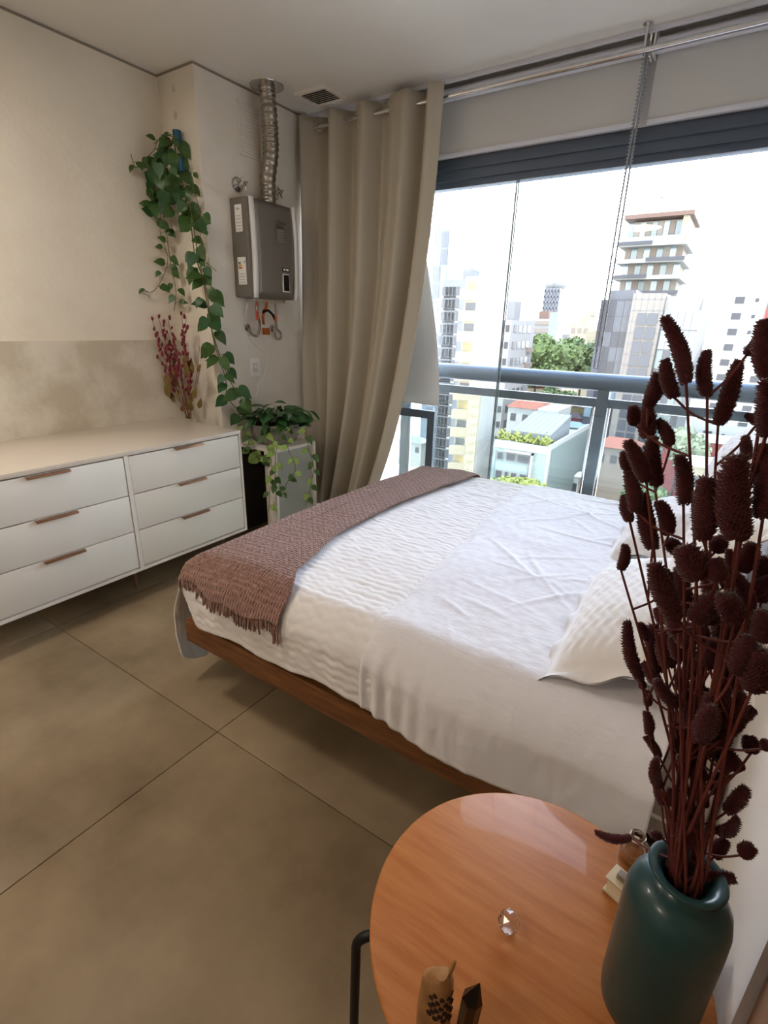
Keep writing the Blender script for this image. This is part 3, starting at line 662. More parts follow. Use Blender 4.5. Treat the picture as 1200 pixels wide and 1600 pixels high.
# ------------------------------------------------------------------ bed
bd = thing('bed', 'low wooden platform bed with a floating brown frame', 'bed', (-0.65, 1.85, 0))
BX0, BX1, BY0, BY1, BZ0, BZ1 = -1.545, XR - 0.012, 0.985, 2.80, 0.262, 0.352
MB().box(BX0, BX1, BY0, BY0 + 0.03, BZ0, BZ1, 0.002).build('side_rail', M['bed_wood'], bd)
MB().box(BX0, BX1, BY1 - 0.03, BY1, BZ0, BZ1, 0.002).build('side_rail', M['bed_wood'], bd)
MB().box(BX0, BX0 + 0.03, BY0 + 0.03, BY1 - 0.03, BZ0, BZ1, 0.002).build('foot_rail', M['bed_wood'], bd)
MB().box(BX0 + 0.03, BX1, BY0 + 0.03, BY1 - 0.03, BZ1 - 0.03, BZ1 - 0.008).build('platform', M['dark_wood'], bd)
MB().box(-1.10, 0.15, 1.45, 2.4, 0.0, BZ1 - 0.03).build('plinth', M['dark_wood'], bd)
mt = thing('mattress', 'grey mattress showing below the sheet next to the head wall', 'mattress', (-0.62, 1.87, BZ1))
MB().box(-1.47, XR - 0.015, 1.03, 2.72, BZ1 + 0.001, 0.585, 0.03).build('mattress_core', M['mattress'], mt)
MB().tube([(-1.44, 1.029, 0.424), (XR - 0.03, 1.029, 0.424)], 0.005, 8).build('piping', M['white_plastic'], mt)
YA, YE = 1.085, 2.63; UA = -1.44; ZT = 0.605; RD = 0.09
def edge(t, rad=RD):
    """how far out and down a cloth goes that runs t past the edge line"""
    if t <= 0: return 0.0, 0.0
    q = rad * PI / 2
    if t < q: a_ = t / rad; return rad * math.sin(a_), rad * (1 - math.cos(a_))
    return rad, rad + (t - q)
def bedpt(x, y, off=0.0, wr=0.0):
    """cloth point from flat cloth coordinates (x, y)"""
    tn = max(0, YA - y); tf = max(0, y - YE); tu = max(0, UA - x)
    oy, dy = edge(max(tn, tf)); ou, du = edge(tu, 0.11)
    dz = (dy ** 3 + du ** 3) ** (1 / 3) if dy + du > 0 else 0
    X = UA - ou if tu > 0 else x; Y = YA - oy if tn > 0 else (YE + oy if tf > 0 else y)
    top = ZT + 0.012 * math.sin((y - 1) * 1.9) + 0.01 * noise.noise(Vector((x * 2.2, y * 2.2, 0)))
    top -= 0.02 * sstep(0.0, 0.25, UA + 0.25 - x)
    z = top - dz
    s_ = 1 if dz < .02 else 0
    # outward offset of layers
    ny = -min(1, dy / RD) if tn > 0 else (min(1, dy / RD) if tf > 0 else 0); nx = -min(1, du / .11)
    nz = max(0, 1 - max(abs(ny), abs(nx)))
    o = off + wr
    return (X + nx * o, Y + ny * o, z + nz * o)
NL = 0.275
def quilt_fn(u, v):
    t0 = YA - NL
    x = lerp(-0.62, UA - 0.50, u)
    tu = max(0, UA - x)
    ya = lerp(t0, YA - 0.075, sstep(0.0, 0.13, tu))
    y = lerp(ya, YE + 0.25, v ** 1.0)
    if tu > 0:
        lim = 0.50 + 0.09 * math.sqrt(max(0, min(1, (y - ya) / .12)))
        x = UA - tu * lim / 0.5
    s_ = y * 1.0
    wv = 0.5 + 0.5 * math.sin(2 * PI * (s_ + 0.0045 * math.sin(2 * PI * x / 0.055) + 0.010 * noise.noise(Vector((x * 11, s_ * 11, 2)))) / 0.028)
    am = 0.0034 * (0.75 + 0.5 * noise.noise(Vector((x * 14, s_ * 14, 5))))
    p = Vector(bedpt(x, y, 0.014, am * (wv ** .6) * (.45 + 1.1 * abs(noise.noise(Vector((x * 18, s_ * 18, 4)))) ) + 0.003 * noise.noise(Vector((x * 22, s_ * 40, 1)))))
    tn = max(0, YA - y)
    if tn > 0.1: p.y += -0.008 * noise.noise(Vector((x * 7, 0, 3))) * tn / .2; p.z += 0.012 * math.sin(x * 13) * (tn - .1) * 4
    if tu > 0.12: p.x -= 0.10 * sstep(.08, .34, tu) - 0.02 * sstep(.40, .55, tu); p.x += 0.012 * math.sin(y * 14) * min(1, tu * 3)
    return p[:]
q_ = MB().grid(quilt_fn, 200, 400).build('quilt', M['quilt'], None, solid=0.006, ang=180)
tag(q_, 'white quilted coverlet with wavy stitching over the foot half of the bed', 'quilt')
CRS = []
for _ in range(46):
    a_ = R.uniform(-1.2, .1) if R.random() < .75 else R.uniform(.6, 1.4)
    CRS.append((R.uniform(-.66, .1), R.uniform(.95, 2.6), math.cos(a_), math.sin(a_), R.uniform(.05, .22), R.uniform(.0015, .0045), R.uniform(-.6, .6)))
def crease(x, y):
    h = 0
    for cx, cy, dx, dy, L_, am, bd_ in CRS:
        ax, ay = x - cx, y - cy
        if abs(ax) > .35 or abs(ay) > .35: continue
        t = ax * dx + ay * dy; p_ = -ax * dy + ay * dx + bd_ * t * t
        h += am * math.exp(-(p_ / .009) ** 2 - (t / L_) ** 4)
    return h
def sheet_fn(u, v):
    # smooth sheet turned over the quilt, head side
    y = lerp(YA - NL - 0.01, YE + 0.26, v)
    xe = lerp(-0.715, -0.83, sstep(YA, YE, y)) + 0.008 * noise.noise(Vector((y * 5, 0, 0)))
    x = lerp(xe, 0.045 if y < YA else lerp(0.045, XR - .02, sstep(YA, YA + .06, y)), u)
    n_ = 0.005 * noise.noise(Vector((x * 4, y * 4, 7))) + 0.0016 * noise.noise(Vector((x * 20 + y * 8, y * 12, 3))) + crease(x, y) + 0.0016 * noise.noise(Vector((x * 50, y * 22, 9)))
    e_ = 0.010 * math.exp(-((x - xe) / 0.012) ** 2) * 0
    tn = max(0, YA - y)
    p = Vector(bedpt(x, y, 0.030, n_ + e_ + 0.012 * sstep(0.0, .05, x - xe) - .01))
    if tn > 0.08:
        w_ = min(1, (tn - .08) / .12); f_ = math.exp(-(x - xe) / .12)
        p.y -= w_ * (0.012 * f_ * math.sin((x - xe) * 110) + 0.010 * math.sin(x * 11) + 0.006)
        p.z += 0.012 * math.sin(x * 8 + 1) * w_
    return p[:]
s_ = MB().grid(sheet_fn, 150, 280).build('top_sheet', M['sheet'], None, solid=0.004, ang=180)
tag(s_, 'smooth white cotton sheet spread over the head half of the bed', 'sheet')
# knitted throw over the foot
th = thing('throw_blanket', 'mauve brown knitted throw with tassels laid across the foot of the bed', 'blanket', (-1.3, 1.8, ZT))
def throw_fn(u, v, lift=0.0):
    y0 = YA - 0.155
    y = lerp(y0, YE + 0.16, v)
    xr = lerp(-1.02, -1.09, sstep(1.0, 1.15, y)); xr = lerp(xr, -1.17, sstep(1.1, 1.5, y)); xr = lerp(xr, -1.11, sstep(1.7, 2.7, y))
    xl = UA - 0.09 + 0.03 * math.sin(y * 3)
    x = lerp(xr, xl, u)
    if v < 0.12: y += 0.03 * (1 - v / .12) * (1 - u)
    if v < 0.12: y += 0.045 * (1 - v / .12) * (sstep(.35, 1, u)) + 0.004 * math.sin(u * 17) * (1 - v / .12)
    wv = 0.0022 * math.sin(2 * PI * x / 0.03) * math.sin(2 * PI * (y + .004 * math.sin(x * 200)) / 0.022)
    seam = -0.006 * math.exp(-((u - .5) / .006) ** 2) - 0.0
    n_ = 0.006 * noise.noise(Vector((x * 7, y * 5, 11)))
    return bedpt(x, y, 0.040 + lift, wv + seam + n_)
MB().grid(throw_fn, 110, 420).build('knit', M['throw'], th, solid=0.006, ang=180)
for k in range(30):
    u = 0.012 + 0.976 * k / 29; p = Vector(throw_fn(u, 0.004)); L_ = R.uniform(.040, .066)
    if k in (0, 1): L_ = .085
    m_ = MB()
    for s3 in range(3):
        o3 = Vector((R.uniform(-.004, .004), R.uniform(-.003, .001), 0))
        e3 = p + o3 + Vector((R.uniform(-.014, .014), -.004 + R.uniform(-.006, .002), -L_ * R.uniform(.8, 1)))
        m_.tube(spline([p + o3, p.lerp(e3, .5) + Vector((R.uniform(-.005, .005), -.003, 0)), e3], 4), [.0042] * 4 + [.0038] * 2 + [.0034] * 2 + [.0022], 6)
    m_.build('tassel', M['throw'], th)

# pillows
def pillow(label, c, w_, l_, t_, rot, flange=0.03, seed=0, quilted=True):
    """w_ along local x, l_ along local y, thickness t_"""
    m_ = MB(); nu, nv = 90, 110
    def prof(a_, b_):
        fa = 1 - abs(a_) ** 2.6; fb = 1 - abs(b_) ** 2.6
        return max(0, fa * fb) ** .5
    def f(sg):
        def g(u, v):
            a_, b_ = 2 * u - 1, 2 * v - 1
            ea, eb = a_ / (1 - 2 * flange / w_), b_ / (1 - 2 * flange / l_)
            h = prof(max(-1, min(1, ea)), max(-1, min(1, eb))) * t_ / 2
            pinch = 1 - 0.05 * (1 - abs(b_)) * abs(a_)
            x = a_ * w_ / 2 * (1 - 0.05 * (1 - b_ * b_)); y = b_ * l_ / 2 * (1 - 0.04 * (1 - a_ * a_))
            if max(abs(ea), abs(eb)) > 1: h = 0.002
            n_ = 0.007 * noise.noise(Vector((x * 9 + seed, y * 9, seed))) * (1 if h > .003 else .0)
            q2 = 0.0038 * (0.5 + .5 * math.sin(2 * PI * (x + .007 * math.sin(2 * PI * y / .06)) / .03)) if quilted and h > .01 else 0
            rf = 0.012 * math.sin(40 * (x - y) + seed) * sstep(.92, 1, max(abs(a_), abs(b_)))
            droop = -0.02 * (abs(a_) ** 3 + abs(b_) ** 3)
            return (x, y, sg * (h + q2 + n_ * .5) + n_ + rf + droop)
        return g
    m_.grid(f(1), nu, nv); k0 = len(m_.v); m_.grid(f(-1), nu, nv)
    m_.f = m_.f[:nu * nv] + [tuple(reversed(q3)) for q3 in m_.f[nu * nv:]]
    o = m_.build('pillow', M['quilt'], None, ang=180)
    o.location = c; o.rotation_euler = rot
    return tag(o, label, 'pillow', 'pillows at the head of the bed')
pillow('white quilted pillow lying nearest the side table', (-0.055, 1.42, 0.725), 0.44, 0.72, 0.15, (0, -0.28, 0.04), seed=1)
pillow('white quilted pillow lying nearest the window', (-0.06, 2.20, 0.725), 0.44, 0.72, 0.15, (0, -0.28, -0.02), seed=4)
pillow('white pillow propped up behind on the wall, side table half', (0.035, 1.46, 0.915), 0.42, 0.68, 0.10, (0, -1.25, 0), seed=8)
pillow('white pillow propped up behind on the wall, window half', (0.035, 2.30, 0.915), 0.42, 0.68, 0.10, (0, -1.25, 0), seed=11)

# ------------------------------------------------------------------ side table
KS = 0.911; TC = Vector((-0.0775, 0.5357, 0.60)); TR = 0.235
tb = thing('side_table', 'round orange wood side table with black metal rod legs', 'table', (TC.x, TC.y, 0))
MB().lathe([(0.0, -0.018), (TR - 0.012, -0.018), (TR - 0.002, -0.012), (TR, -0.006), (TR - 0.001, -0.002), (TR - 0.004, 0.0), (0, 0)], TC, 96).build('tabletop', M['orange_wood'], tb, ang=50)
for k in range(4):
    a_ = math.radians(212 + 90 * k); d = Vector((math.cos(a_), math.sin(a_), 0)); c = Vector((TC.x, TC.y, TC.z - 0.030))
    ro = TR + 0.020; P = [c + d * 0.02, c + d * (ro - 0.035)]
    for q3 in range(1, 7):
        b_ = PI / 2 * q3 / 6; P.append(c + d * (ro - 0.03 + 0.03 * math.sin(b_)) + Vector((0, 0, -0.03 * (1 - math.cos(b_)))))
    P.append(Vector((c.x + d.x * (ro + .006), c.y + d.y * (ro + .006), 0.003)))
    MB().tube(P, 0.0075, 12).build('leg', M['black_metal'], tb)
MB().lathe([(0.03, -0.037), (0.03, -0.018)], TC, 20).build('hub', M['black_metal'], tb)

# books under the vase
def book(label, cen, sx, sy, h, ang, cov):
    b = thing('book', label, 'book', cen, 'books under the teal vase'); b.rotation_euler = (0, 0, 0)
    ca, sa = math.cos(ang), math.sin(ang)
    def rot(mb): mb.v = [(cen[0] + x * ca - y * sa, cen[1] + x * sa + y * ca, cen[2] + z) for x, y, z in mb.v]; return mb
    rot(MB().box(-sx / 2 + .003, sx / 2 - .004, -sy / 2 + .004, sy / 2 - .004, .003, h - .003)).build('pages', M['paper'], b)
    rot(MB().box(-sx / 2, sx / 2, -sy / 2, sy / 2, 0, .003, .0008).box(-sx / 2, sx / 2, -sy / 2, sy / 2, h - .003, h, .0008).box(sx / 2 - .003, sx / 2, -sy / 2, sy / 2, .003, h - .003)).build('cover', cov, b)
bl_, bf_, br_ = atz(947, 1378, TC.z + .02), atz(1052, 1632, TC.z + .02), atz(1131, 1500, TC.z + .02)
ex = (br_ - bf_); ang_ = math.atan2(ex.y, ex.x); BC_ = (bl_ + br_) / 2; D_ = br_ - bl_
bw_, bl2_ = abs(D_.x * math.cos(ang_) + D_.y * math.sin(ang_)), abs(-D_.x * math.sin(ang_) + D_.y * math.cos(ang_))
book('thick cream book, bottom one under the teal vase', (BC_.x - .003, BC_.y, TC.z + .0005), bw_, bl2_, 0.030, ang_, M['cover'])
book('olive brown covered book directly under the teal vase', (BC_.x - .003, BC_.y, TC.z + .031), bw_ - .022, bl2_ - .022, 0.009, ang_, M['cover_dark'])
ZB = TC.z + 0.0405
# vase
vc = Vector((0.070, 0.5102, ZB)); 
vz = 0.82 + 0.0 - ZB
va = thing('vase', 'dark teal bottle vase with a flared lip holding burgundy grasses', 'vase', vc)
prof = [(r_ * KS, z_ * KS) for r_, z_ in [(0.0, 0.0), (.052, .0), (.0565, .004), (.058, .02), (.0585, .10), (.059, .16), (.0585, .185), (.055, .203), (.047, .215), (.036, .2215), (.0275, .225), (.0265, .229), (.031, .236), (.040, .241), (.0425, .2435), (.040, .2465), (.031, .243), (.024, .232), (.0225, .220), (.028, .210), (.0, .20)]]; vdz = 0.873 - ZB - .2435 * KS; prof = [(r_, z_ + (vdz if z_ > .05 else 0)) for r_, z_ in prof]
MB().lathe(prof, vc, 72).build('body', M['teal'], va, ang=180)

# dried grasses in the vase
HEADS = [(1072, 600, 1037, 492, 27), (1054, 622, 1039, 560, 24), (1105, 620, 1105, 545, 24), (1122, 664, 1155, 560, 27), (1167, 554, 1192, 515, 20), (1199, 590, 1195, 497, 34), (1197, 680, 1197, 592, 34), (1012, 635, 1028, 582, 25), (990, 662, 990, 635, 20), (1012, 685, 1012, 635, 28), (1048, 697, 1026, 655, 21), (1010, 752, 980, 687, 26), (1026, 758, 1020, 682, 28), (982, 735, 976, 705, 20), (993, 800, 981, 735, 25), (984, 815, 976, 772, 20), (1020, 858, 1005, 768, 28), (1045, 835, 1028, 782, 25), (1068, 788, 1060, 710, 27), (1098, 842, 1103, 745, 38), (1152, 842, 1152, 710, 52), (1168, 718, 1165, 680, 18), (1192, 810, 1195, 690, 38), (1184, 662, 1165, 648, 14),
(970, 890, 977, 850, 18), (1055, 968, 1021, 880, 36), (1034, 975, 1025, 950, 15), (1001, 1062, 980, 968, 22), (1011, 1000, 999, 973, 16), (1031, 1048, 1021, 975, 28), (1058, 1103, 1025, 1062, 22), (1030, 1072, 1004, 1035, 22), (1004, 1076, 1002, 1062, 12), (1012, 1103, 1012, 1078, 14), (1014, 1147, 1009, 1111, 17), (1031, 1184, 1007, 1150, 15), (1028, 1228, 1026, 1184, 19), (1034, 1258, 1024, 1228, 14), (1055, 1143, 1048, 1110, 15), (1056, 1174, 1048, 1145, 12), (1078, 1140, 1075, 1076, 24), (1095, 1133, 1095, 1110, 20), (1085, 1005, 1051, 981, 26), (1075, 965, 1072, 920, 24), (1112, 938, 1105, 904, 26), (1122, 907, 1115, 873, 34), (1088, 904, 1068, 855, 46), (1109, 971, 1102, 948, 30), (1149, 968, 1129, 931, 38), (1173, 954, 1146, 894, 26), (1129, 995, 1119, 975, 22), (1190, 938, 1193, 870, 30), (1146, 985, 1190, 958, 26), (1176, 1076, 1190, 1019, 46), (1149, 1049, 1173, 995, 34), (1142, 1076, 1126, 1022, 30), (1085, 1042, 1082, 1022, 20), (1102, 1096, 1099, 1076, 20), (1173, 1177, 1170, 1150, 25), (1198, 1170, 1194, 1158, 16), (1139, 1204, 1132, 1170, 30), (1159, 1204, 1149, 1187, 18), (1102, 1218, 1075, 1174, 24), (1099, 1184, 1082, 1157, 24), (1136, 1268, 1166, 1231, 24), (1122, 1299, 1153, 1278, 20), (1115, 1339, 1136, 1312, 22), (1158, 1336, 1175, 1325, 24), (1102, 1370, 1149, 1373, 22), (1075, 1363, 1041, 1349, 16), (1082, 1372, 1088, 1395, 22), (987, 1309, 928, 1299, 15), (1031, 1306, 1018, 1302, 14), (1075, 1322, 1065, 1289, 28), (1045, 1258, 1048, 1231, 15),
(1060, 860, 1045, 845, 24), (1120, 860, 1128, 842, 26), (1160, 890, 1178, 850, 30), (1108, 1040, 1118, 1000, 26), (1120, 1110, 1130, 1070, 26), (1150, 1130, 1160, 1085, 30), (1100, 1262, 1092, 1225, 20), (1116, 1240, 1124, 1205, 20), (1085, 1290, 1095, 1265, 18), (1106, 1150, 1118, 1115, 24), (1130, 1165, 1140, 1130, 22), (1060, 1030, 1050, 995, 22), (1066, 1080, 1072, 1046, 20), (1192, 1000, 1196, 955, 34), (1104, 1180, 1112, 1150, 20), (1070, 1215, 1062, 1180, 18), (1088, 1100, 1080, 1070, 22), (1045, 920, 1036, 890, 24)]
for _k in range(34):
    _y = R.uniform(870, 1215); _x = R.uniform(1040, 1195) if _y < 1080 else R.uniform(1058, 1160); _l = R.uniform(34, 62); _a = R.gauss(0, .45)
    HEADS.append((_x, _y, _x + _l * math.sin(_a), _y - _l * math.cos(_a), _l * R.uniform(.42, .6)))
def head_mesh(name, fat, seed):
    rr_ = random.Random(seed); m_ = MB(); nr, ns = 14, 12
    def rad(t): return fat * .44 * (math.sin(PI * min(1, t * .96 + .03)) ** .36) * (1.08 - .28 * t) if 0 < t < 1 else 0.02 * fat
    bend = rr_.uniform(-.12, .12)
    def ctr(t): return Vector((bend * math.sin(PI * t), 0, t))
    vs_ = []
    for i in range(nr + 1):
        t = i / nr
        for k in range(ns):
            a_ = 2 * PI * k / ns; r_ = rad(t) * (1 + rr_.uniform(-.07, .07)); vs_.append(ctr(t) + Vector((r_ * math.cos(a_), r_ * math.sin(a_), 0)))
    fs = [(i * ns + k, i * ns + (k + 1) % ns, (i + 1) * ns + (k + 1) % ns, (i + 1) * ns + k) for i in range(nr) for k in range(ns)]
    fs += [tuple(range(ns - 1, -1, -1)), tuple(nr * ns + k for k in range(ns))]
    m_.add(vs_, fs)
    N = 420
    for k in range(N):
        t = (k + .5) / N; a_ = k * 2.39996; t2 = .02 + .97 * t; r_ = max(rad(t2), .03 * fat)
        n_ = Vector((math.cos(a_), math.sin(a_), 0)); p = ctr(t2) + n_ * r_ * .92
        d = (n_ * 1.0 + Vector((0, 0, rr_.uniform(.25, .9)))).normalized(); L_ = fat * rr_.uniform(.12, .30)
        tg = Vector((-n_.y, n_.x, 0)); wdt = fat * .075; u_ = d.cross(tg)
        m_.add([p + tg * wdt, p - tg * wdt * .5 + u_ * wdt, p - tg * wdt * .5 - u_ * wdt, p + d * L_], [(0, 1, 3), (1, 2, 3), (2, 0, 3)])
    return m_.mesh(name, M['head'], ang=180)
HM = [(.26, [head_mesh('seed_head', .26, 1), head_mesh('seed_head', .26, 2)]), (.38, [head_mesh('seed_head', .38, 3), head_mesh('seed_head', .38, 4)]), (.60, [head_mesh('seed_head', .60, 5)]), (.95, [head_mesh('seed_head', .95, 6)])]
gb = thing('dried_grass_bunch', 'tall bunch of burgundy dried canary grass standing in the teal vase', 'dried flowers', (vc.x, vc.y, 0.84))
MOUTH = Vector((vc.x, vc.y, 0.868)); RR = random.Random(21)
hs = []
for i, (bx_, by_, tx, ty, w_) in enumerate(HEADS):
    Y = lerp(.60, .50, sstep(18, 50, w_)) + RR.uniform(-.05, .06)
    if w_ > 33: Y = min(Y, .50)
    Y *= KS
    if by_ > 1160: Y = lerp(Y, vc.y, .75)
    b_ = at(bx_, by_, Y); t_ = at(tx, ty, Y + RR.uniform(-.015, .015))
    dep = (b_ - CAM).dot(FW); wm = w_ / F * dep * .92
    hs.append([b_, t_, wm, i])
main = [hs[k] for k in (0, 2, 3, 5, 9, 11, 15, 18, 20, 22, 24, 27, 34, 43, 48, 51, 53, 46, 60)]
stalks = []
for h in main:
    b_ = h[0]; a_ = RR.uniform(0, 2 * PI); m0 = MOUTH + Vector((.014 * math.cos(a_), .014 * math.sin(a_), 0)); bot = Vector((vc.x - .02 * math.cos(a_), vc.y - .02 * math.sin(a_), 0.838))
    c1 = m0 + (m0 - bot) * 1.6 + (b_ - m0) * .12; c2 = b_ - (h[1] - h[0]).normalized() * .06 * (1 if b_.z - m0.z > .2 else .3)
    mid = m0.lerp(b_, .5) + Vector((RR.uniform(-.008, .008), RR.uniform(-.008, .008), 0))
    P = spline([bot, m0, m0.lerp(b_, .3) + (Vector((vc.x, vc.y, b_.z)) - b_) * .05, m0.lerp(b_, .65) + (Vector((vc.x, vc.y, b_.z)) - b_) * .04, b_], 9)
    n_ = len(P); so_ = MB().tube(P, [lerp(.0021, .0011, i / n_) for i in range(n_)], 7).build('stalk', M['stem'], gb)
    stalks.append((so_, P))
for h in hs:
    b_, t_, wm, i = h
    isM = any(h is q3 for q3 in main)
    if isM: so_ = stalks[[q3 is h for q3 in main].index(True)][0]
    else:
        best = None
        for so2, P in stalks:
            for j, q3 in enumerate(P[8:]):
                dz = b_.z - q3.z; dist = (q3 - b_).length
                if dz < 0.012: 
                    cost = dist * 3 + .05
                else: cost = abs(dist - .05) + dist * .8
                if best is None or cost < best[0]: best = (cost, so2, q3)
        so_ = best[1]; q3 = best[2]
        MB().tube(spline([q3, q3.lerp(b_, .55) + Vector((0, 0, -.004)), b_], 5), [.0012] * 11, 5).build('branch', M['stem'], so_)
    L_ = (t_ - b_).length; ax = (t_ - b_).normalized()
    if L_ < wm * 1.1: L_ = wm * 1.1
    ratio = wm / L_; fat, lib = min(HM, key=lambda q4: abs(math.log(q4[0] / ratio)))
    inst('seed_head', RR.choice(lib), so_, b_ - ax * L_ * .02, Vector((0, 0, 1)).rotation_difference(ax) @ Matrix.Rotation(RR.uniform(0, 6), 3, 'Z').to_quaternion(), (wm / fat, wm / fat, L_))
# extra bare stalks in the thick of the bunch
for k in range(11):
    a_ = RR.uniform(0, 2 * PI); m0 = MOUTH + Vector((.016 * math.cos(a_), .016 * math.sin(a_), 0)); e_ = at(RR.uniform(1040, 1170), RR.uniform(950, 1080), RR.uniform(.48, .58))
    P = spline([Vector((vc.x, vc.y, 0.84)), m0, m0.lerp(e_, .5), e_], 6); MB().tube(P, [lerp(.0021, .0010, i / len(P)) for i in range(len(P))], 6).build('stalk', M['stem'], gb)

# small things on the table
cb_p = atz(795, 1440, TC.z + .0155); bmc = bmesh.new(); bmesh.ops.create_icosphere(bmc, subdivisions=2, radius=.0158)
cbm = MB().bm(bmc); cbm.v = [(x + cb_p.x, y + cb_p.y, z + TC.z + .0154) for x, y, z in cbm.v]
tag(cbm.build('crystal_ball', M['crystal'], None, smooth=False), 'small faceted clear crystal ball on the orange tabletop', 'ornament')
# carved honeycomb wood piece
wb = atz(671, 1628, TC.z); tp = Vector((0.004, 0.004, 0.132))
wc = thing('carved_wood_holder', 'upright carved driftwood piece pierced with honeycomb holes', 'ornament', wb)
def wood(u, v):
    a_ = 2 * PI * u; t = v; r_ = lerp(.0155, .0195, math.sin(PI * min(1, t * .75 + .1))) * (1 if t < .86 else 1 - .45 * ((t - .86) / .14) ** 1.5)
    r_ *= 1 + .09 * math.cos(3 * a_ + 3 * t) + .04 * noise.noise(Vector((math.cos(a_) * 2, math.sin(a_) * 2, t * 5)))
    return (wb.x + tp.x * t + r_ * math.cos(a_) * 1.02, wb.y + tp.y * t + r_ * math.sin(a_) * .85, wb.z + tp.z * t + .005 * math.cos(a_) * (t > .9))
g_ = MB().grid(wood, 28, 24); top_i = [i * 25 + 24 for i in range(28)]; g_.f.append(tuple(top_i)); g_.f.append(tuple(reversed([i * 25 for i in range(28)])))
wbo = g_.build('body', M['driftwood'], wc, ang=60)
for r_i in range(6):
    for k in range(4):
        a_ = math.radians(-95 + k * 26 + (13 if r_i % 2 else 0)) ; t = .62 + r_i * .052
        p = Vector(wood((a_ / (2 * PI)) % 1, t)); n_ = Vector((math.cos(a_), math.sin(a_), .05)).normalized()
        hx = [p + n_ * .0006 + (n_.orthogonal().normalized() * math.cos(q3) + n_.cross(n_.orthogonal().normalized()) * math.sin(q3)) * (.0037 - .0003 * r_i * .5) for q3 in [2 * PI * j / 8 for j in range(8)]]
        hb = [q3 - n_ * .004 for q3 in hx]
        MB().add(hx + hb, [tuple(range(8)), tuple(range(15, 7, -1))] + [(j, (j + 1) % 8, 8 + (j + 1) % 8, 8 + j) for j in range(8)]).build('hole', M['hole'], wbo, smooth=False)
MB().tube([wb + tp + Vector((.006, .004, -.012)), wb + tp + Vector((.010, .007, .008)), wb + tp + Vector((.0125, .008, .022))], [.0028, .0025, .0016], 8).build('stick', M['driftwood'], wc)
# black pointed stone
sb = atz(724, 1622, TC.z); N6 = 7
vs_ = [(sb.x + .0125 * (1 + .15 * math.sin(k * 3)) * math.cos(2 * PI * k / N6), sb.y + .0115 * math.sin(2 * PI * k / N6), TC.z) for k in range(N6)]
vs_ += [(sb.x + .004 + .012 * (1 + .12 * math.sin(k * 5)) * math.cos(2 * PI * k / N6 + .1), sb.y + .003 + .011 * math.sin(2 * PI * k / N6 + .1), TC.z + .078) for k in range(N6)]
vs_ += [(sb.x + .009, sb.y + .006, TC.z + .110)]
fs = [tuple(range(N6 - 1, -1, -1))] + [(k, (k + 1) % N6, N6 + (k + 1) % N6, N6 + k) for k in range(N6)] + [(N6 + k, N6 + (k + 1) % N6, 2 * N6) for k in range(N6)]
tag(MB().add(vs_, fs).build('black_stone_point', M['black_stone'], None, smooth=False), 'small black pointed stone standing beside the carved wood piece', 'stone')
# small glass bottle behind the vase
gp_ = atz(992, 1372, TC.z + .0005)
gp_ = atz(985, 1352, TC.z + .0005)
gt = thing('glass_bottle', 'small clear glass bottle with amber liquid behind the teal vase', 'bottle', gp_)
MB().lathe([(0, 0), (.02, 0), (.022, .004), (.022, .045), (.012, .056), (.010, .066), (.012, .068), (.008, .068), (.008, .058), (.0195, .044), (.0195, .006), (0, .004)], gp_, 28).build('glass', M['crystal'], gt)
MB().lathe([(0, .0045), (.0190, .0062), (.0190, .03), (0, .03)], gp_, 24).build('liquid', M['amber'], gt)

#CITY#
# ------------------------------------------------------------------ the city outside
GZ = -28.0
def cm(name, c, **k):
    dk = lambda q: tuple(v * .46 for v in q)
    if 'c2' in k: k['c2'] = dk(k['c2'])
    M[name] = mat(name, dk(c), **{'rough': .8, **k}); return M[name]
M['ground_city'] = mat('ground_city', (190, 186, 176), 0.8, c2=(160, 160, 150), scale=.08); cm('c_white', (236, 234, 228)); cm('c_cream', (232, 218, 180)); cm('c_beige', (204, 192, 176)); cm('c_grey', (150, 154, 164))
cm('c_lgrey', (190, 190, 190)); cm('c_band', (186, 168, 150)); cm('c_tile', (190, 96, 66), c2=(206, 122, 88), scale=1.5); cm('c_brown', (150, 112, 92)); cm('c_blue_roof', (140, 180, 214)); cm('c_metal_roof', (178, 184, 186)); cm('c_yellow', (226, 196, 120)); cm('c_red', (206, 74, 66)); cm('c_mint', (188, 206, 198)); cm('c_sidegreen', (138, 156, 148)); cm('c_sand', (214, 196, 160))
cm('win_dark', (70, 74, 84), rough=.3, spec=.3); cm('win_teal', (132, 168, 172), rough=.15, spec=.7); cm('win_blue', (96, 132, 164), rough=.12, spec=.8); cm('win_blue_light', (170, 200, 214), rough=.12, spec=.8); cm('win_grey', (110, 116, 128), rough=.2, spec=.35); cm('win_slate', (66, 70, 84), rough=.2, spec=.35); cm('win_sky', (130, 178, 226), rough=.1, spec=.8)
cm('tree_a', (92, 128, 50), c2=(142, 172, 74), scale=1.2); cm('tree_b', (70, 104, 46), c2=(112, 146, 66), scale=1.2); cm('tree_y', (168, 184, 60), c2=(204, 208, 92), scale=2.5); cm('tree_pale', (158, 172, 128), c2=(190, 200, 160), scale=2); cm('trunk', (96, 78, 60))
MB().box(-400, 300, YW + 6, 620, GZ - 1, GZ).build('city_ground', M['ground_city'], kind='structure')
def X_at(px, py, Y): return at(px, py, Y).x
def Z_at(px, py, Y): return at(px, py, Y).z
def bld(name, label, x0, x1, ztop, y0, y1, m, cat='building', zb_=GZ, wall='wall'):
    t = thing(name, label, cat, ((x0 + x1) / 2, (y0 + y1) / 2, zb_))
    MB().box(x0, x1, y0, y1, zb_, ztop).build(wall, m, t, smooth=False); return t
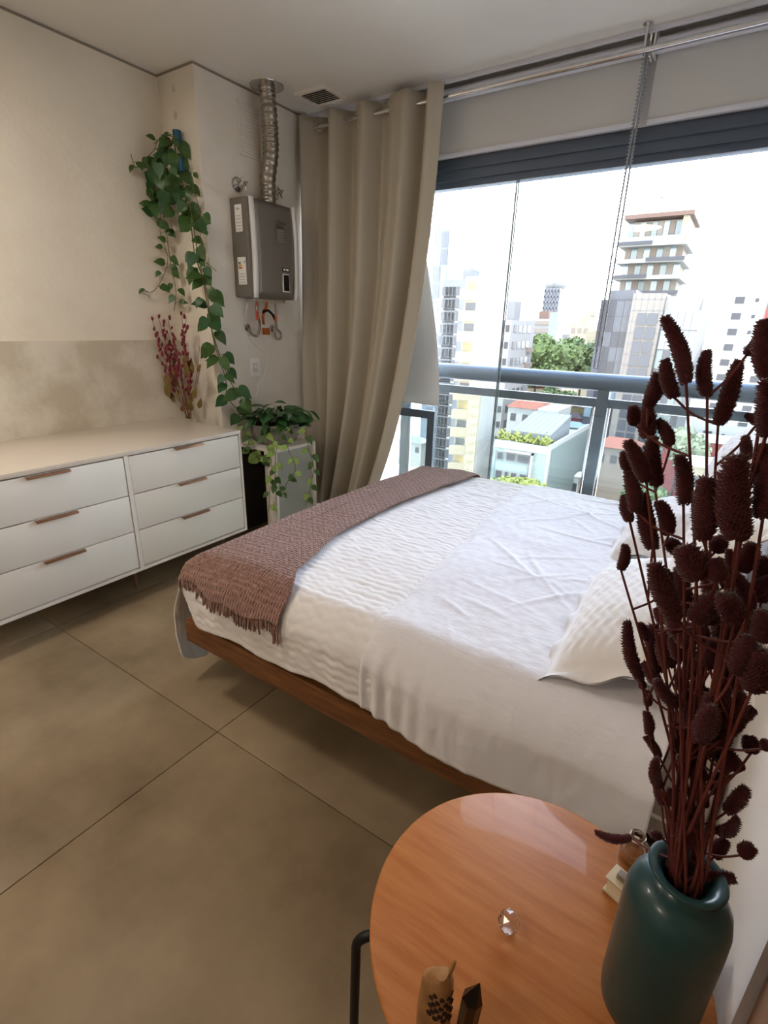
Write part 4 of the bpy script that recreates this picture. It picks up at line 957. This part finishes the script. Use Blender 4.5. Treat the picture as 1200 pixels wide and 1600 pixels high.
def wmesh(w_, h_, d_, m, ax='x'):
    mb = MB().box(-w_ / 2, w_ / 2, -d_, 0, -h_ / 2, h_ / 2) if ax == 'x' else MB().box(0, d_, -w_ / 2, w_ / 2, -h_ / 2, h_ / 2)
    return mb.mesh('window', m, smooth=False)
def wins(t, pts, w_, h_, m, ax='x', d_=.06, name='window'):
    me = wmesh(w_, h_, d_, m, ax)
    for p in pts: inst(name, me, t, p)
def joined(t, name, boxes, m, kind='stuff'):
    mb = MB()
    for b_ in boxes: mb.box(*b_)
    o = mb.build(name, m, t, smooth=False)
    if kind: o['kind'] = kind
    return o
def fr(a, b, n): return [a + (b - a) * (i + .5) / n for i in range(n)]

# A: blue glass tower
xa0, xa1 = X_at(672, 360, 110), X_at(703, 352, 110); za = Z_at(695, 352, 110)
t = bld('glass_tower', 'narrow blue glass tower rising beside the curtain edge', xa0, xa1, za, 110, 124, M['win_blue'])
k = 0
for z in fr(za - 1, GZ + 8, 12):
    for x in fr(xa0, xa1, 3):
        inst('glass_panel', wmesh((xa1 - xa0) / 3 - .25, (za - GZ - 9) / 12 - .3, .12, (M['win_blue'], M['win_blue_light'], M['win_grey'])[(k * 5 + int(abs(z))) % 3]), t, (x, 110, z)); k += 1
# B: grey flats tower
yb = 82; xb0, xb1 = X_at(694, 432, yb), X_at(735, 430, yb); zb_t = Z_at(720, 436, yb)
t = bld('apartment_tower', 'grey apartment tower with small windows behind the cream tower', xb0, xb1, zb_t, yb, yb + 9, M['c_grey'])
joined(t, 'windows', [(x - .6, x + .6, yb - .08, yb, z - .65, z + .65) for z in fr(zb_t - .8, GZ + 3, 17) for x in fr(xb0 + .1, xb1 - 2.0, 4)], M['win_slate'])
joined(t, 'window_sills', [(x - .8, x + .8, yb - .25, yb, z - 1.0, z - .75) for z in fr(zb_t - .8, GZ + 3, 17) for x in fr(xb0 + .1, xb1 - 2.0, 4)], M['c_white'])
MB().box(xb1 - 1.6, xb1 - .2, yb + .5, yb + 4, zb_t, zb_t + 1.5).build('roof_tank', M['c_grey'], t, smooth=False)
joined(t, 'roof_rail', [(xb0 + i * .9, xb0 + i * .9 + .08, yb + .1, yb + .2, zb_t, zb_t + 1.1) for i in range(6)] + [(xb0, xb1 - 1.6, yb + .1, yb + .2, zb_t + 1.05, zb_t + 1.15)], M['c_grey'])
# C: cream tower with slanted balconies
yc = 60; xc0, xc1 = X_at(722, 520, yc), X_at(758, 520, yc); zc = Z_at(740, 432, yc)
rr2 = at(784, 520, 1); y2 = xc1 / (rr2.x / rr2.y)
t = bld('cream_tower', 'tall sunlit cream tower with yellowish balconies by the glass joint', xc0, xc1, zc, yc, y2, M['c_cream'])
MB().box(xc0 + .6, xc1, yc + 3, y2, zc, Z_at(745, 300, yc + 3)).build('upper_block', M['c_white'], t, smooth=False)
MB().box(xc1, xc1 + .06, yc + .5, y2, GZ + 3, zc + .5).build('side_wall', M['c_white'], t, smooth=False, label='bright white side wall')
for i, z in enumerate(fr(zc - .6, GZ + 2, 14)):
    b_ = MB(); xa_, xe_ = xc0 - .05, xc0 + 1.7
    b_.add([(xa_, yc - 1.3, z - .8), (xe_, yc - .05, z - .8), (xe_, yc, z - .8), (xa_, yc, z - .8), (xa_, yc - 1.3, z + .35), (xe_, yc - .05, z + .35), (xe_, yc, z + .35), (xa_, yc, z + .35)], [(3, 2, 1, 0), (4, 5, 6, 7), (0, 1, 5, 4), (1, 2, 6, 5), (2, 3, 7, 6), (3, 0, 4, 7)])
    bo = b_.build('balcony', M['c_sand'], t, smooth=False)
    MB().box(xc0 + .2, xc0 + 1.5, yc - .04, yc, z + .4, z + 1.25).build('pane', M['win_dark'] if i % 3 else M['c_yellow'], bo, smooth=False)
joined(t, 'ribs', [(xc0 + 2.0, xc1 - .2, yc - .12, yc, z - .1, z + .1) for z in fr(zc, GZ + 2, 28)], M['c_sand'])
# D: white flats
yd = 88; xd0, xd1 = X_at(768, 540, yd), X_at(795, 540, yd); zd = Z_at(800, 500, yd); q2 = at(832, 540, 1); y2 = xd1 / (q2.x / q2.y)
t = bld('white_flats', 'white block of flats with square windows next to the big tree', xd0, xd1, zd, yd, y2, M['c_white'])
MB().box(xd1 - 1.6, xd1, yd + 1, yd + 4, zd, zd + 3).build('roof_tank', M['c_lgrey'], t, smooth=False)
zs_ = fr(zd, GZ + 1, 11)
wins(t, [((xd0 + xd1) / 2 + .7, yd, z) for z in zs_], 1.4, 1.1, M['win_dark'])
wins(t, [(xd1, y, z) for z in zs_ for y in fr(yd + 1, y2 - 2, 4)], 1.5, 1.2, M['win_grey'], 'y')
joined(t, 'balcony_bands', [(xd1, xd1 + .5, yd + 9, y2 - .5, z - 1.3, z - .5) for z in zs_[1:]], M['c_band'], None)
# E banded building, T tower, blue block, F
def far(name, label, a, b, top, Y, d_, m, **k): return bld(name, label, X_at(a, top, Y), X_at(b, top, Y), Z_at((a + b) / 2, top, Y), Y, Y + d_, m, **k)
t = far('banded_building', 'far beige building with horizontal bands above the big tree', 824, 862, 498, 220, 14, M['c_white'])
x0, x1 = X_at(824, 498, 220), X_at(862, 498, 220); z1 = Z_at(843, 498, 220)
for z in fr(z1, z1 - 24, 8): MB().box(x0 - .2, x1 + .2, 219.2, 220, z - .8, z + .6).build('band', M['c_band'], t, smooth=False)
MB().box(x0 + 4, x0 + 8, 222, 228, z1, z1 + 3).build('roof_tank', M['c_brown'], t, smooth=False)
t = far('lattice_tower', 'far pale tower with twin round tops on the skyline', 851, 876, 450, 260, 9, M['c_lgrey'])
x0, x1 = X_at(851, 450, 260), X_at(876, 450, 260); z1 = Z_at(863, 450, 260)
for cx in (x0 + 2.0, x1 - 2.0): MB().lathe([(2.6, 0), (3.2, 1), (3.2, 3), (2.4, 4)], (cx, 264, z1), 14).build('round_top', M['c_lgrey'], t)
joined(t, 'cross_bracing', [(x - .25, x + .25, 259.5, 260, z1 - 30, z1) for x in fr(x0, x1, 5)] + [(x0, x1, 259.5, 260, z - .35, z + .35) for z in fr(z1, z1 - 30, 12)], M['c_grey'])
far('blue_block', 'small dark blue office block in front of the pale tower', 860, 874, 488, 200, 8, M['win_blue'])
t = far('cream_stepped_building', 'far cream stepped building right of the big tree', 893, 922, 503, 180, 12, M['c_cream'])
x0, x1 = X_at(893, 503, 180), X_at(922, 503, 180); z1 = Z_at(905, 503, 180)
MB().box(x0 + 2, x1 - 1, 182, 190, z1, z1 + 2).box(x0 + 3.5, x1, 184, 190, z1 + 2, z1 + 3.4).build('upper_floor', M['c_cream'], t, smooth=False)
for z in fr(z1 - 1, z1 - 14, 4):
    for x in fr(x0, x1, 3): MB().box(x - .6, x + .6, 179.9, 180, z - .8, z + .8).build('window', M['c_band'], t, smooth=False)
far('low_far_block', 'far small grey block behind the big tree', 876, 892, 522, 240, 8, M['c_lgrey'])
far('tall_cream_slab', 'far sunlit narrow slab beside the dark glass building', 916, 934, 517, 150, 8, M['c_cream'])
# trees
def blob_tree(name, label, c, rx, rz_, n, m, cl=.7, seed=1, th_=None):
    rt = random.Random(seed); t = thing(name, label, 'tree', (c[0], c[1], GZ))
    lumps = [(Vector((rt.uniform(-.75, .75) * rx, rt.uniform(-.6, .6) * rx, rt.uniform(-.35, .5) * rz_)), rt.uniform(.4, .62)) for _ in range(9)] + [(Vector((0, 0, 0)), .7)]
    mb = MB(); per = n // len(lumps)
    for p, s_ in lumps:
        b2 = bmesh.new(); bmesh.ops.create_icosphere(b2, subdivisions=2, radius=1)
        for v in b2.verts:
            f_ = .86 + .2 * noise.noise(v.co * 2.2 + p); v.co = Vector((v.co.x * rx * s_ * f_, v.co.y * rx * s_ * f_, v.co.z * rz_ * s_ * f_)) + p + Vector(c)
        mb.bm(b2)
        for _ in range(per):
            d = Vector((rt.gauss(0, 1), rt.gauss(0, 1), rt.gauss(0.25, 1))).normalized(); q = Vector((d.x * rx * s_, d.y * rx * s_, d.z * rz_ * s_)) * rt.uniform(.84, 1.04) + p + Vector(c)
            a1 = Vector((rt.uniform(-1, 1), rt.uniform(-1, 1), rt.uniform(-1, 1))).normalized() * cl; a2 = a1.orthogonal().normalized() * cl * .7
            mb.add([q - a1, q + a2, q + a1, q - a2], [(0, 1, 2, 3)])
    mb.build('crown', m, t, smooth=False)
    MB().tube([(c[0], c[1], GZ), (c[0], c[1], c[2])], [rx * .09, rx * .05], 8).build('trunk', M['trunk'], t)
    return t
p = at(865, 566, 132); blob_tree('tree', 'large round green tree above the railing in the middle of the view', p, 7.5, 6.4, 2600, M['tree_a'], .55, 3)
p = at(912, 570, 138); blob_tree('tree', 'darker green tree behind the large one, next to the dark glass building', p, 4.6, 6.0, 1500, M['tree_b'], .5, 5)
p = at(838, 590, 122); blob_tree('tree', 'bright green bushy tree low in front of the large one', p, 4.2, 3.0, 1100, M['tree_a'], .45, 8)
p = at(880, 632, 104); blob_tree('tree', 'green tree seen between the two railing bars', p, 3.8, 3.8, 1100, M['tree_b'], .45, 9)
p = at(882, 716, 84); blob_tree('tree', 'pale tree beside the mint building', p, 2.3, 2.4, 800, M['tree_pale'], .35, 12)
p = at(868, 752, 76); blob_tree('tree', 'yellow green sapling beside the pale tree', p, 1.0, 2.2, 400, M['tree_y'], .25, 14)
p = at(785, 764, 50); blob_tree('hedge', 'yellow green hedge at the foot of the mint building', p, 3.6, 1.3, 1400, M['tree_y'], .22, 15)['category'] = 'hedge'
p = at(1065, 700, 70); blob_tree('tree', 'pale green street tree seen through the dried grasses', p, 2.4, 2.6, 700, M['tree_pale'], .35, 17)
p = at(1010, 775, 62); blob_tree('tree', 'dark green street tree below the beige tower', p, 2.4, 1.6, 700, M['tree_b'], .3, 19)
# H: mint building with roof terrace
yh = 60; xh0, xh1 = X_at(773, 690, yh), X_at(857, 697, yh); zh = Z_at(810, 692, yh)
t = bld('mint_building', 'low mint white building with a planted roof terrace', xh0, xh1, zh - .9, yh, yh + 19, M['c_mint'])
MB().box(xh0, xh1, yh - .05, yh + .3, zh - .9, zh).build('parapet', M['c_white'], t, smooth=False)
MB().box(xh1, xh1 + .25, yh - .05, yh + 19, GZ, zh + .2).build('side_wall', M['c_white'], t, smooth=False)
MB().box(xh1 + .25, xh1 + .35, yh + .6, yh + 19, GZ, zh - .4).build('side_face', M['c_sidegreen'], t, smooth=False)
MB().add([(xh0 + .8, yh + 3.2, zh), (xh1 - .8, yh + 3.2, zh), (xh1 - .8, yh + 3.2, zh + .8), (xh0 + .8, yh + 3.2, zh + .8), (xh0 + .8, yh + 12, zh - .9), (xh1 - .8, yh + 12, zh - .9), (xh1 - .8, yh + 12, zh + 2.2), (xh0 + .8, yh + 12, zh + 2.2)], [(0, 1, 2, 3), (5, 4, 7, 6), (3, 2, 6, 7), (1, 5, 6, 2), (4, 0, 3, 7), (4, 5, 1, 0)]).build('metal_roof', M['c_metal_roof'], t, smooth=False)
for x in fr(xh0 + .8, xh1 - .8, 7): MB().add([(x - .05, yh + 3.2, zh + .84), (x + .05, yh + 3.2, zh + .84), (x + .05, yh + 12, zh + 2.26), (x - .05, yh + 12, zh + 2.26), (x - .05, yh + 3.2, zh + .78), (x + .05, yh + 3.2, zh + .78), (x + .05, yh + 12, zh + 2.2), (x - .05, yh + 12, zh + 2.2)], [(0, 1, 2, 3), (4, 5, 1, 0), (0, 3, 7, 4), (1, 5, 6, 2)]).build('roof_seam', M['c_white'], t, smooth=False)
MB().box(xh0 + 1.2, xh1 - 2.6, yh + 12, yh + 18.5, zh - 1, zh + 2.6).build('upper_block', M['c_white'], t, smooth=False)
rt = random.Random(4); mb = MB()
for _ in range(900):
    c0 = rt.choice((.08, .2, .33, .47, .6, .72, .85, .93)); q = Vector((lerp(xh0, xh1, c0) + rt.gauss(0, .28), yh + .9 + rt.uniform(-.4, .6), zh + .05 + abs(rt.gauss(0, .4)))); a1 = Vector((rt.uniform(-1, 1), rt.uniform(-1, 1), rt.uniform(-1, 1))) * .16; a2 = a1.orthogonal() * .7
    mb.add([q - a1, q + a2, q + a1, q - a2], [(0, 1, 2, 3)])
mb.build('terrace_planting', M['tree_y'], t, smooth=False, kind='stuff')
hx = xh1 - xh0
for zc_, hh, spans in ((zh - 1.9, 1.1, ((.07, .20), (.25, .44), (.46, .70))), (zh - 4.3, 1.2, ((.07, .22), (.25, .34), (.37, .50), (.54, .70))), (zh - 6.7, 1.2, ((.07, .22), (.25, .44), (.5, .70)))):
    for a_, b_ in spans:
        wo = MB().box(xh0 + hx * a_, xh0 + hx * b_, yh - .10, yh, zc_ - hh / 2, zc_ + hh / 2).build('window', M['c_lgrey'], t, smooth=False)
        MB().box(xh0 + hx * a_ + .1, xh0 + hx * b_ - .1, yh - .13, yh - .10, zc_ - hh / 2 + .1, zc_ + hh / 2 - .1).build('pane', M['win_dark'], wo, smooth=False)
MB().box(xh0 + hx * .73, xh0 + hx * .765, yh - .5, yh, GZ, zh - 1.0).box(xh0 + hx * .22, xh0 + hx * .765, yh - .5, yh, zh - 1.2, zh - 1.0).build('frame_fin', M['c_white'], t, smooth=False)
MB().box(xh0, xh0 + hx * .05, yh - .12, yh, GZ, zh - 1.2).build('teal_strip', M['win_teal'], t, smooth=False)
# J: balcony tower
yj = 112; xj0, xj1 = X_at(972, 380, yj), X_at(1072, 380, yj); zr = Z_at(1025, 332, yj)
t = thing('balcony_tower', 'tall tower of white balcony slabs with a glazed penthouse', 'building', ((xj0 + xj1) / 2, yj, GZ))
MB().box(xj0 + 1.2, xj1 - .8, yj + 2, yj + 14, GZ, zr - 1).build('core', M['c_beige'], t, smooth=False)
MB().box(xj0 - .2, xj1 + .4, yj - .5, yj + 14, zr - .8, zr - .1).build('roof_slab', M['c_brown'], t, smooth=False)
MB().box(xj1 - 1.2, xj1 - .3, yj, yj + 12, zr - 4.8, zr - .8).build('end_wall', M['c_cream'], t, smooth=False)
fz = [zr - 4.7]; 
for k in range(9): fz.append(fz[-1] - 2.75)
mid_ = (xj0 + xj1) / 2
for k, z in enumerate(fz):
    MB().box(xj0 - .4, xj1 + .2, yj - .8, yj + 14, z - .65, z).build('floor_slab', M['c_white'], t, smooth=False)
    a_, b_ = (xj0 - .6, mid_) if k % 2 == 0 else (mid_ - .6, xj1 + .4)
    MB().box(a_, b_, yj - 1.1, yj - .8, z - .45, z + .15).build('dark_fascia', M['win_slate'], t, smooth=False)
    hgt = 3.5 if k == 0 else 2.1; n_ = 9
    for i, x in enumerate(fr(xj0 + .4, xj1 - 1.4 if k == 0 else xj1 - .4, n_)):
        w2 = (xj1 - xj0) / n_ * .44
        MB().box(x - w2, x + w2, yj + 1.85, yj + 2, z + .05, z + hgt).build('pane', (M['win_teal'], M['c_band'], M['win_blue_light'], M['c_beige'])[(i * 3 + k) % 4], t, smooth=False)
    MB().box(xj0, xj1 - .5, yj - .55, yj - .5, z, z + .9).build('glass_railing', M['win_blue_light'], t, smooth=False) if k == 0 else None
MB().tube([(xj0 + 3, yj + 4, zr), (xj0 + 3, yj + 4, zr + 3), (xj0 + 5, yj + 4, zr + 3.1)], .12, 6).build('roof_mast', M['c_grey'], t)
# J2: dark glass, stone and white-framed glass blocks in front of it
yj = 92
x0, x1 = X_at(938, 480, yj), X_at(988, 480, yj); z1 = Z_at(960, 468, yj)
t = bld('dark_glass_building', 'dark glass office building behind the blind chain', x0, x1, z1, yj, yj + 12, M['win_slate'])
rt = random.Random(6)
for z in fr(z1 - .2, GZ + 2, 14):
    for x in fr(x0, x1, 4):
        me_ = (M['win_slate'], M['win_grey'], M['win_slate'], M['win_grey'], M['win_blue_light'] if rt.random() < .3 else M['win_slate'])[rt.randrange(5)]
        MB().box(x - (x1 - x0) / 8.5, x + (x1 - x0) / 8.5, yj - .1, yj, z - (z1 - GZ) / 31, z + (z1 - GZ) / 31).build('glass_panel', me_, t, smooth=False)
MB().box(x0 + 1, x1, yj + 1, yj + 10, z1, z1 + 1.4).build('roof_block', M['win_grey'], t, smooth=False)
xs0, xs1 = x1 + .02, X_at(1038, 480, yj); z2 = Z_at(1010, 459, yj)
t = bld('stone_tower', 'beige stone clad tower with a glazed window column', xs0, xs1, z2, yj - 1, yj + 11, M['c_beige'])
joined(t, 'cladding_joints', [(xs0, xs1, yj - 1.03, yj - 1, z - .05, z + .05) for z in fr(z2, GZ, 22)] + [(x - .04, x + .04, yj - 1.03, yj - 1, GZ, z2) for x in fr(xs0, xs1, 5)], M['c_lgrey'])
for z in fr(z2 - 2.6, GZ + 2, 15):
    for x in (xs1 - 2.7, xs1 - 1.2): MB().box(x - .65, x + .65, yj - 1.12, yj - 1, z - .85, z + .85).build('window', M['win_grey'], t, smooth=False)
xg0, xg1 = xs1 + .02, X_at(1112, 480, yj); z3 = Z_at(1075, 462, yj)
t = bld('white_framed_glass_building', 'white framed building with a large reflective glass front', xg0, xg1, z3, yj + .5, yj + 12, M['c_white'])
MB().box(xg1 - 1.2, xg1 + .0, yj - .2, yj + .5, GZ, z3).build('end_frame', M['c_white'], t, smooth=False)
MB().box(xg1 - 1.3, xg1 - .4, yj + 2, yj + 4, z3, z3 + 2).build('roof_tank', M['c_white'], t, smooth=False)
for k, z in enumerate(fr(z3 - 1.9, z3 - 25, 8)):
    for i, x in enumerate(fr(xg0, xg1 - 1.2, 5)):
        w2 = (xg1 - 1.2 - xg0) / 10.6
        mm = M['win_blue_light'] if k < 2 else (M['win_teal'] if (i + k) % 3 else M['win_grey']); 
        MB().box(x - w2, x + w2, yj + .38, yj + .5, z - 1.35, z + 1.35).build('glass_panel', mm, t, smooth=False)
# K: white tower right
yk = 78; xk0 = X_at(1112, 520, yk); zk = Z_at(1160, 452, yk)
t = bld('white_tower', 'bright white tower with a column of small square windows', xk0, xk0 + 16, zk, yk, yk + 12, M['c_white'])
zs_ = [zk - 1.2 - 1.78 * i for i in range(15)]
wins(t, [(X_at(1157, 465, yk), yk, z) for z in zs_], .95, .75, M['win_dark'])
wins(t, [(X_at(1183, 470, yk), yk, z) for z in zs_], .35, .4, M['win_dark'])
wins(t, [(X_at(1212, 470, yk), yk, z) for z in zs_], .95, .75, M['win_dark'])
wins(t, [(X_at(1212, 470, yk) + 5, yk, z) for z in zs_], .95, .75, M['win_dark'])
MB().box(X_at(1193, 500, yk), X_at(1193, 500, yk) + 1.4, yk - .3, yk, zk - 3.4, zk - 1.4).build('red_sign', M['c_red'], t, smooth=False)
# low houses
def house(label, px, py, Y, w_, d_, roofh, wm_, rm, rise=1.2, turn=0):
    c = at(px, py, Y); z = c.z; t = thing('low_house', label, 'house', (c.x, c.y, GZ))
    MB().box(c.x - w_ / 2, c.x + w_ / 2, Y, Y + d_, GZ, z).build('wall', wm_, t, smooth=False)
    x0, x1 = c.x - w_ / 2 - .3, c.x + w_ / 2 + .3
    MB().add([(x0, Y - .3, z), (x1, Y - .3, z), (x1, Y + d_ + .3, z), (x0, Y + d_ + .3, z), (x0 + w_ * .25, Y + d_ / 2, z + rise), (x1 - w_ * .25, Y + d_ / 2, z + rise)], [(0, 1, 5, 4), (1, 2, 5), (2, 3, 4, 5), (3, 0, 4), (3, 2, 1, 0)]).build('roof', rm, t, smooth=False)
    for x in fr(c.x - w_ / 2, c.x + w_ / 2, 3): MB().box(x - .45, x + .45, Y - .06, Y, z - 2.2, z - 1.0).build('window', M['win_dark'], t, smooth=False)
    return t
house('small house with a red orange hip roof behind the mint building', 822, 638, 82, 6, 5, 0, M['c_white'], M['c_tile'], 1.4)
house('house with an orange tiled roof between the railing bars', 832, 606, 122, 9, 6, 0, M['c_cream'], M['c_tile'], 2.2)
house('yellow walled house with a brown roof under the trees', 898, 636, 102, 9, 6, 0, M['c_yellow'], M['c_brown'], 1.2)
house('shed with a light blue roof right of the mint building', 898, 668, 90, 4, 5, 0, M['c_lgrey'], M['c_blue_roof'], .6)
house('house with a dark brown roof behind the light blue shed', 885, 652, 97, 5, 4, 0, M['c_red'], M['c_brown'], .8)
house('long grey roofed warehouse right of the mint building', 905, 700, 80, 5, 8, 0, M['c_lgrey'], M['c_metal_roof'], .8)
house('white flat kiosk beside the yellow green sapling', 886, 742, 74, 3.4, 3, 0, M['c_white'], M['c_white'], .2)
house('red roofed house far below the lower railing bar', 700, 672, 126, 8, 8, 0, M['c_cream'], M['c_tile'], 1.4)
house('orange roofed house left of the cream tower foot', 690, 700, 101, 6, 7, 0, M['c_brown'], M['c_tile'], 1.2)
house('brown roofed house seen through the low framed glass', 655, 700, 100, 7, 7, 0, M['c_sand'], M['c_brown'], 1.2)
house('white roofed house at the foot of the grey tower', 688, 732, 98, 6, 7, 0, M['c_white'], M['c_white'], .6)
house('pale teal roofed house through the low framed glass', 640, 690, 96, 6, 3.5, 0, M['c_white'], M['win_blue_light'], 1)
house('shop with a red sign band behind the grasses', 1100, 690, 70, 8, 6, 0, M['c_red'], M['c_white'], .5)
house('sand coloured shop below the white tower', 1130, 735, 62, 7, 6, 0, M['c_sand'], M['c_white'], .4)
house('tile roofed house at the foot of the stone tower', 962, 700, 76, 5, 6, 0, M['c_band'], M['c_tile'], 1.0)
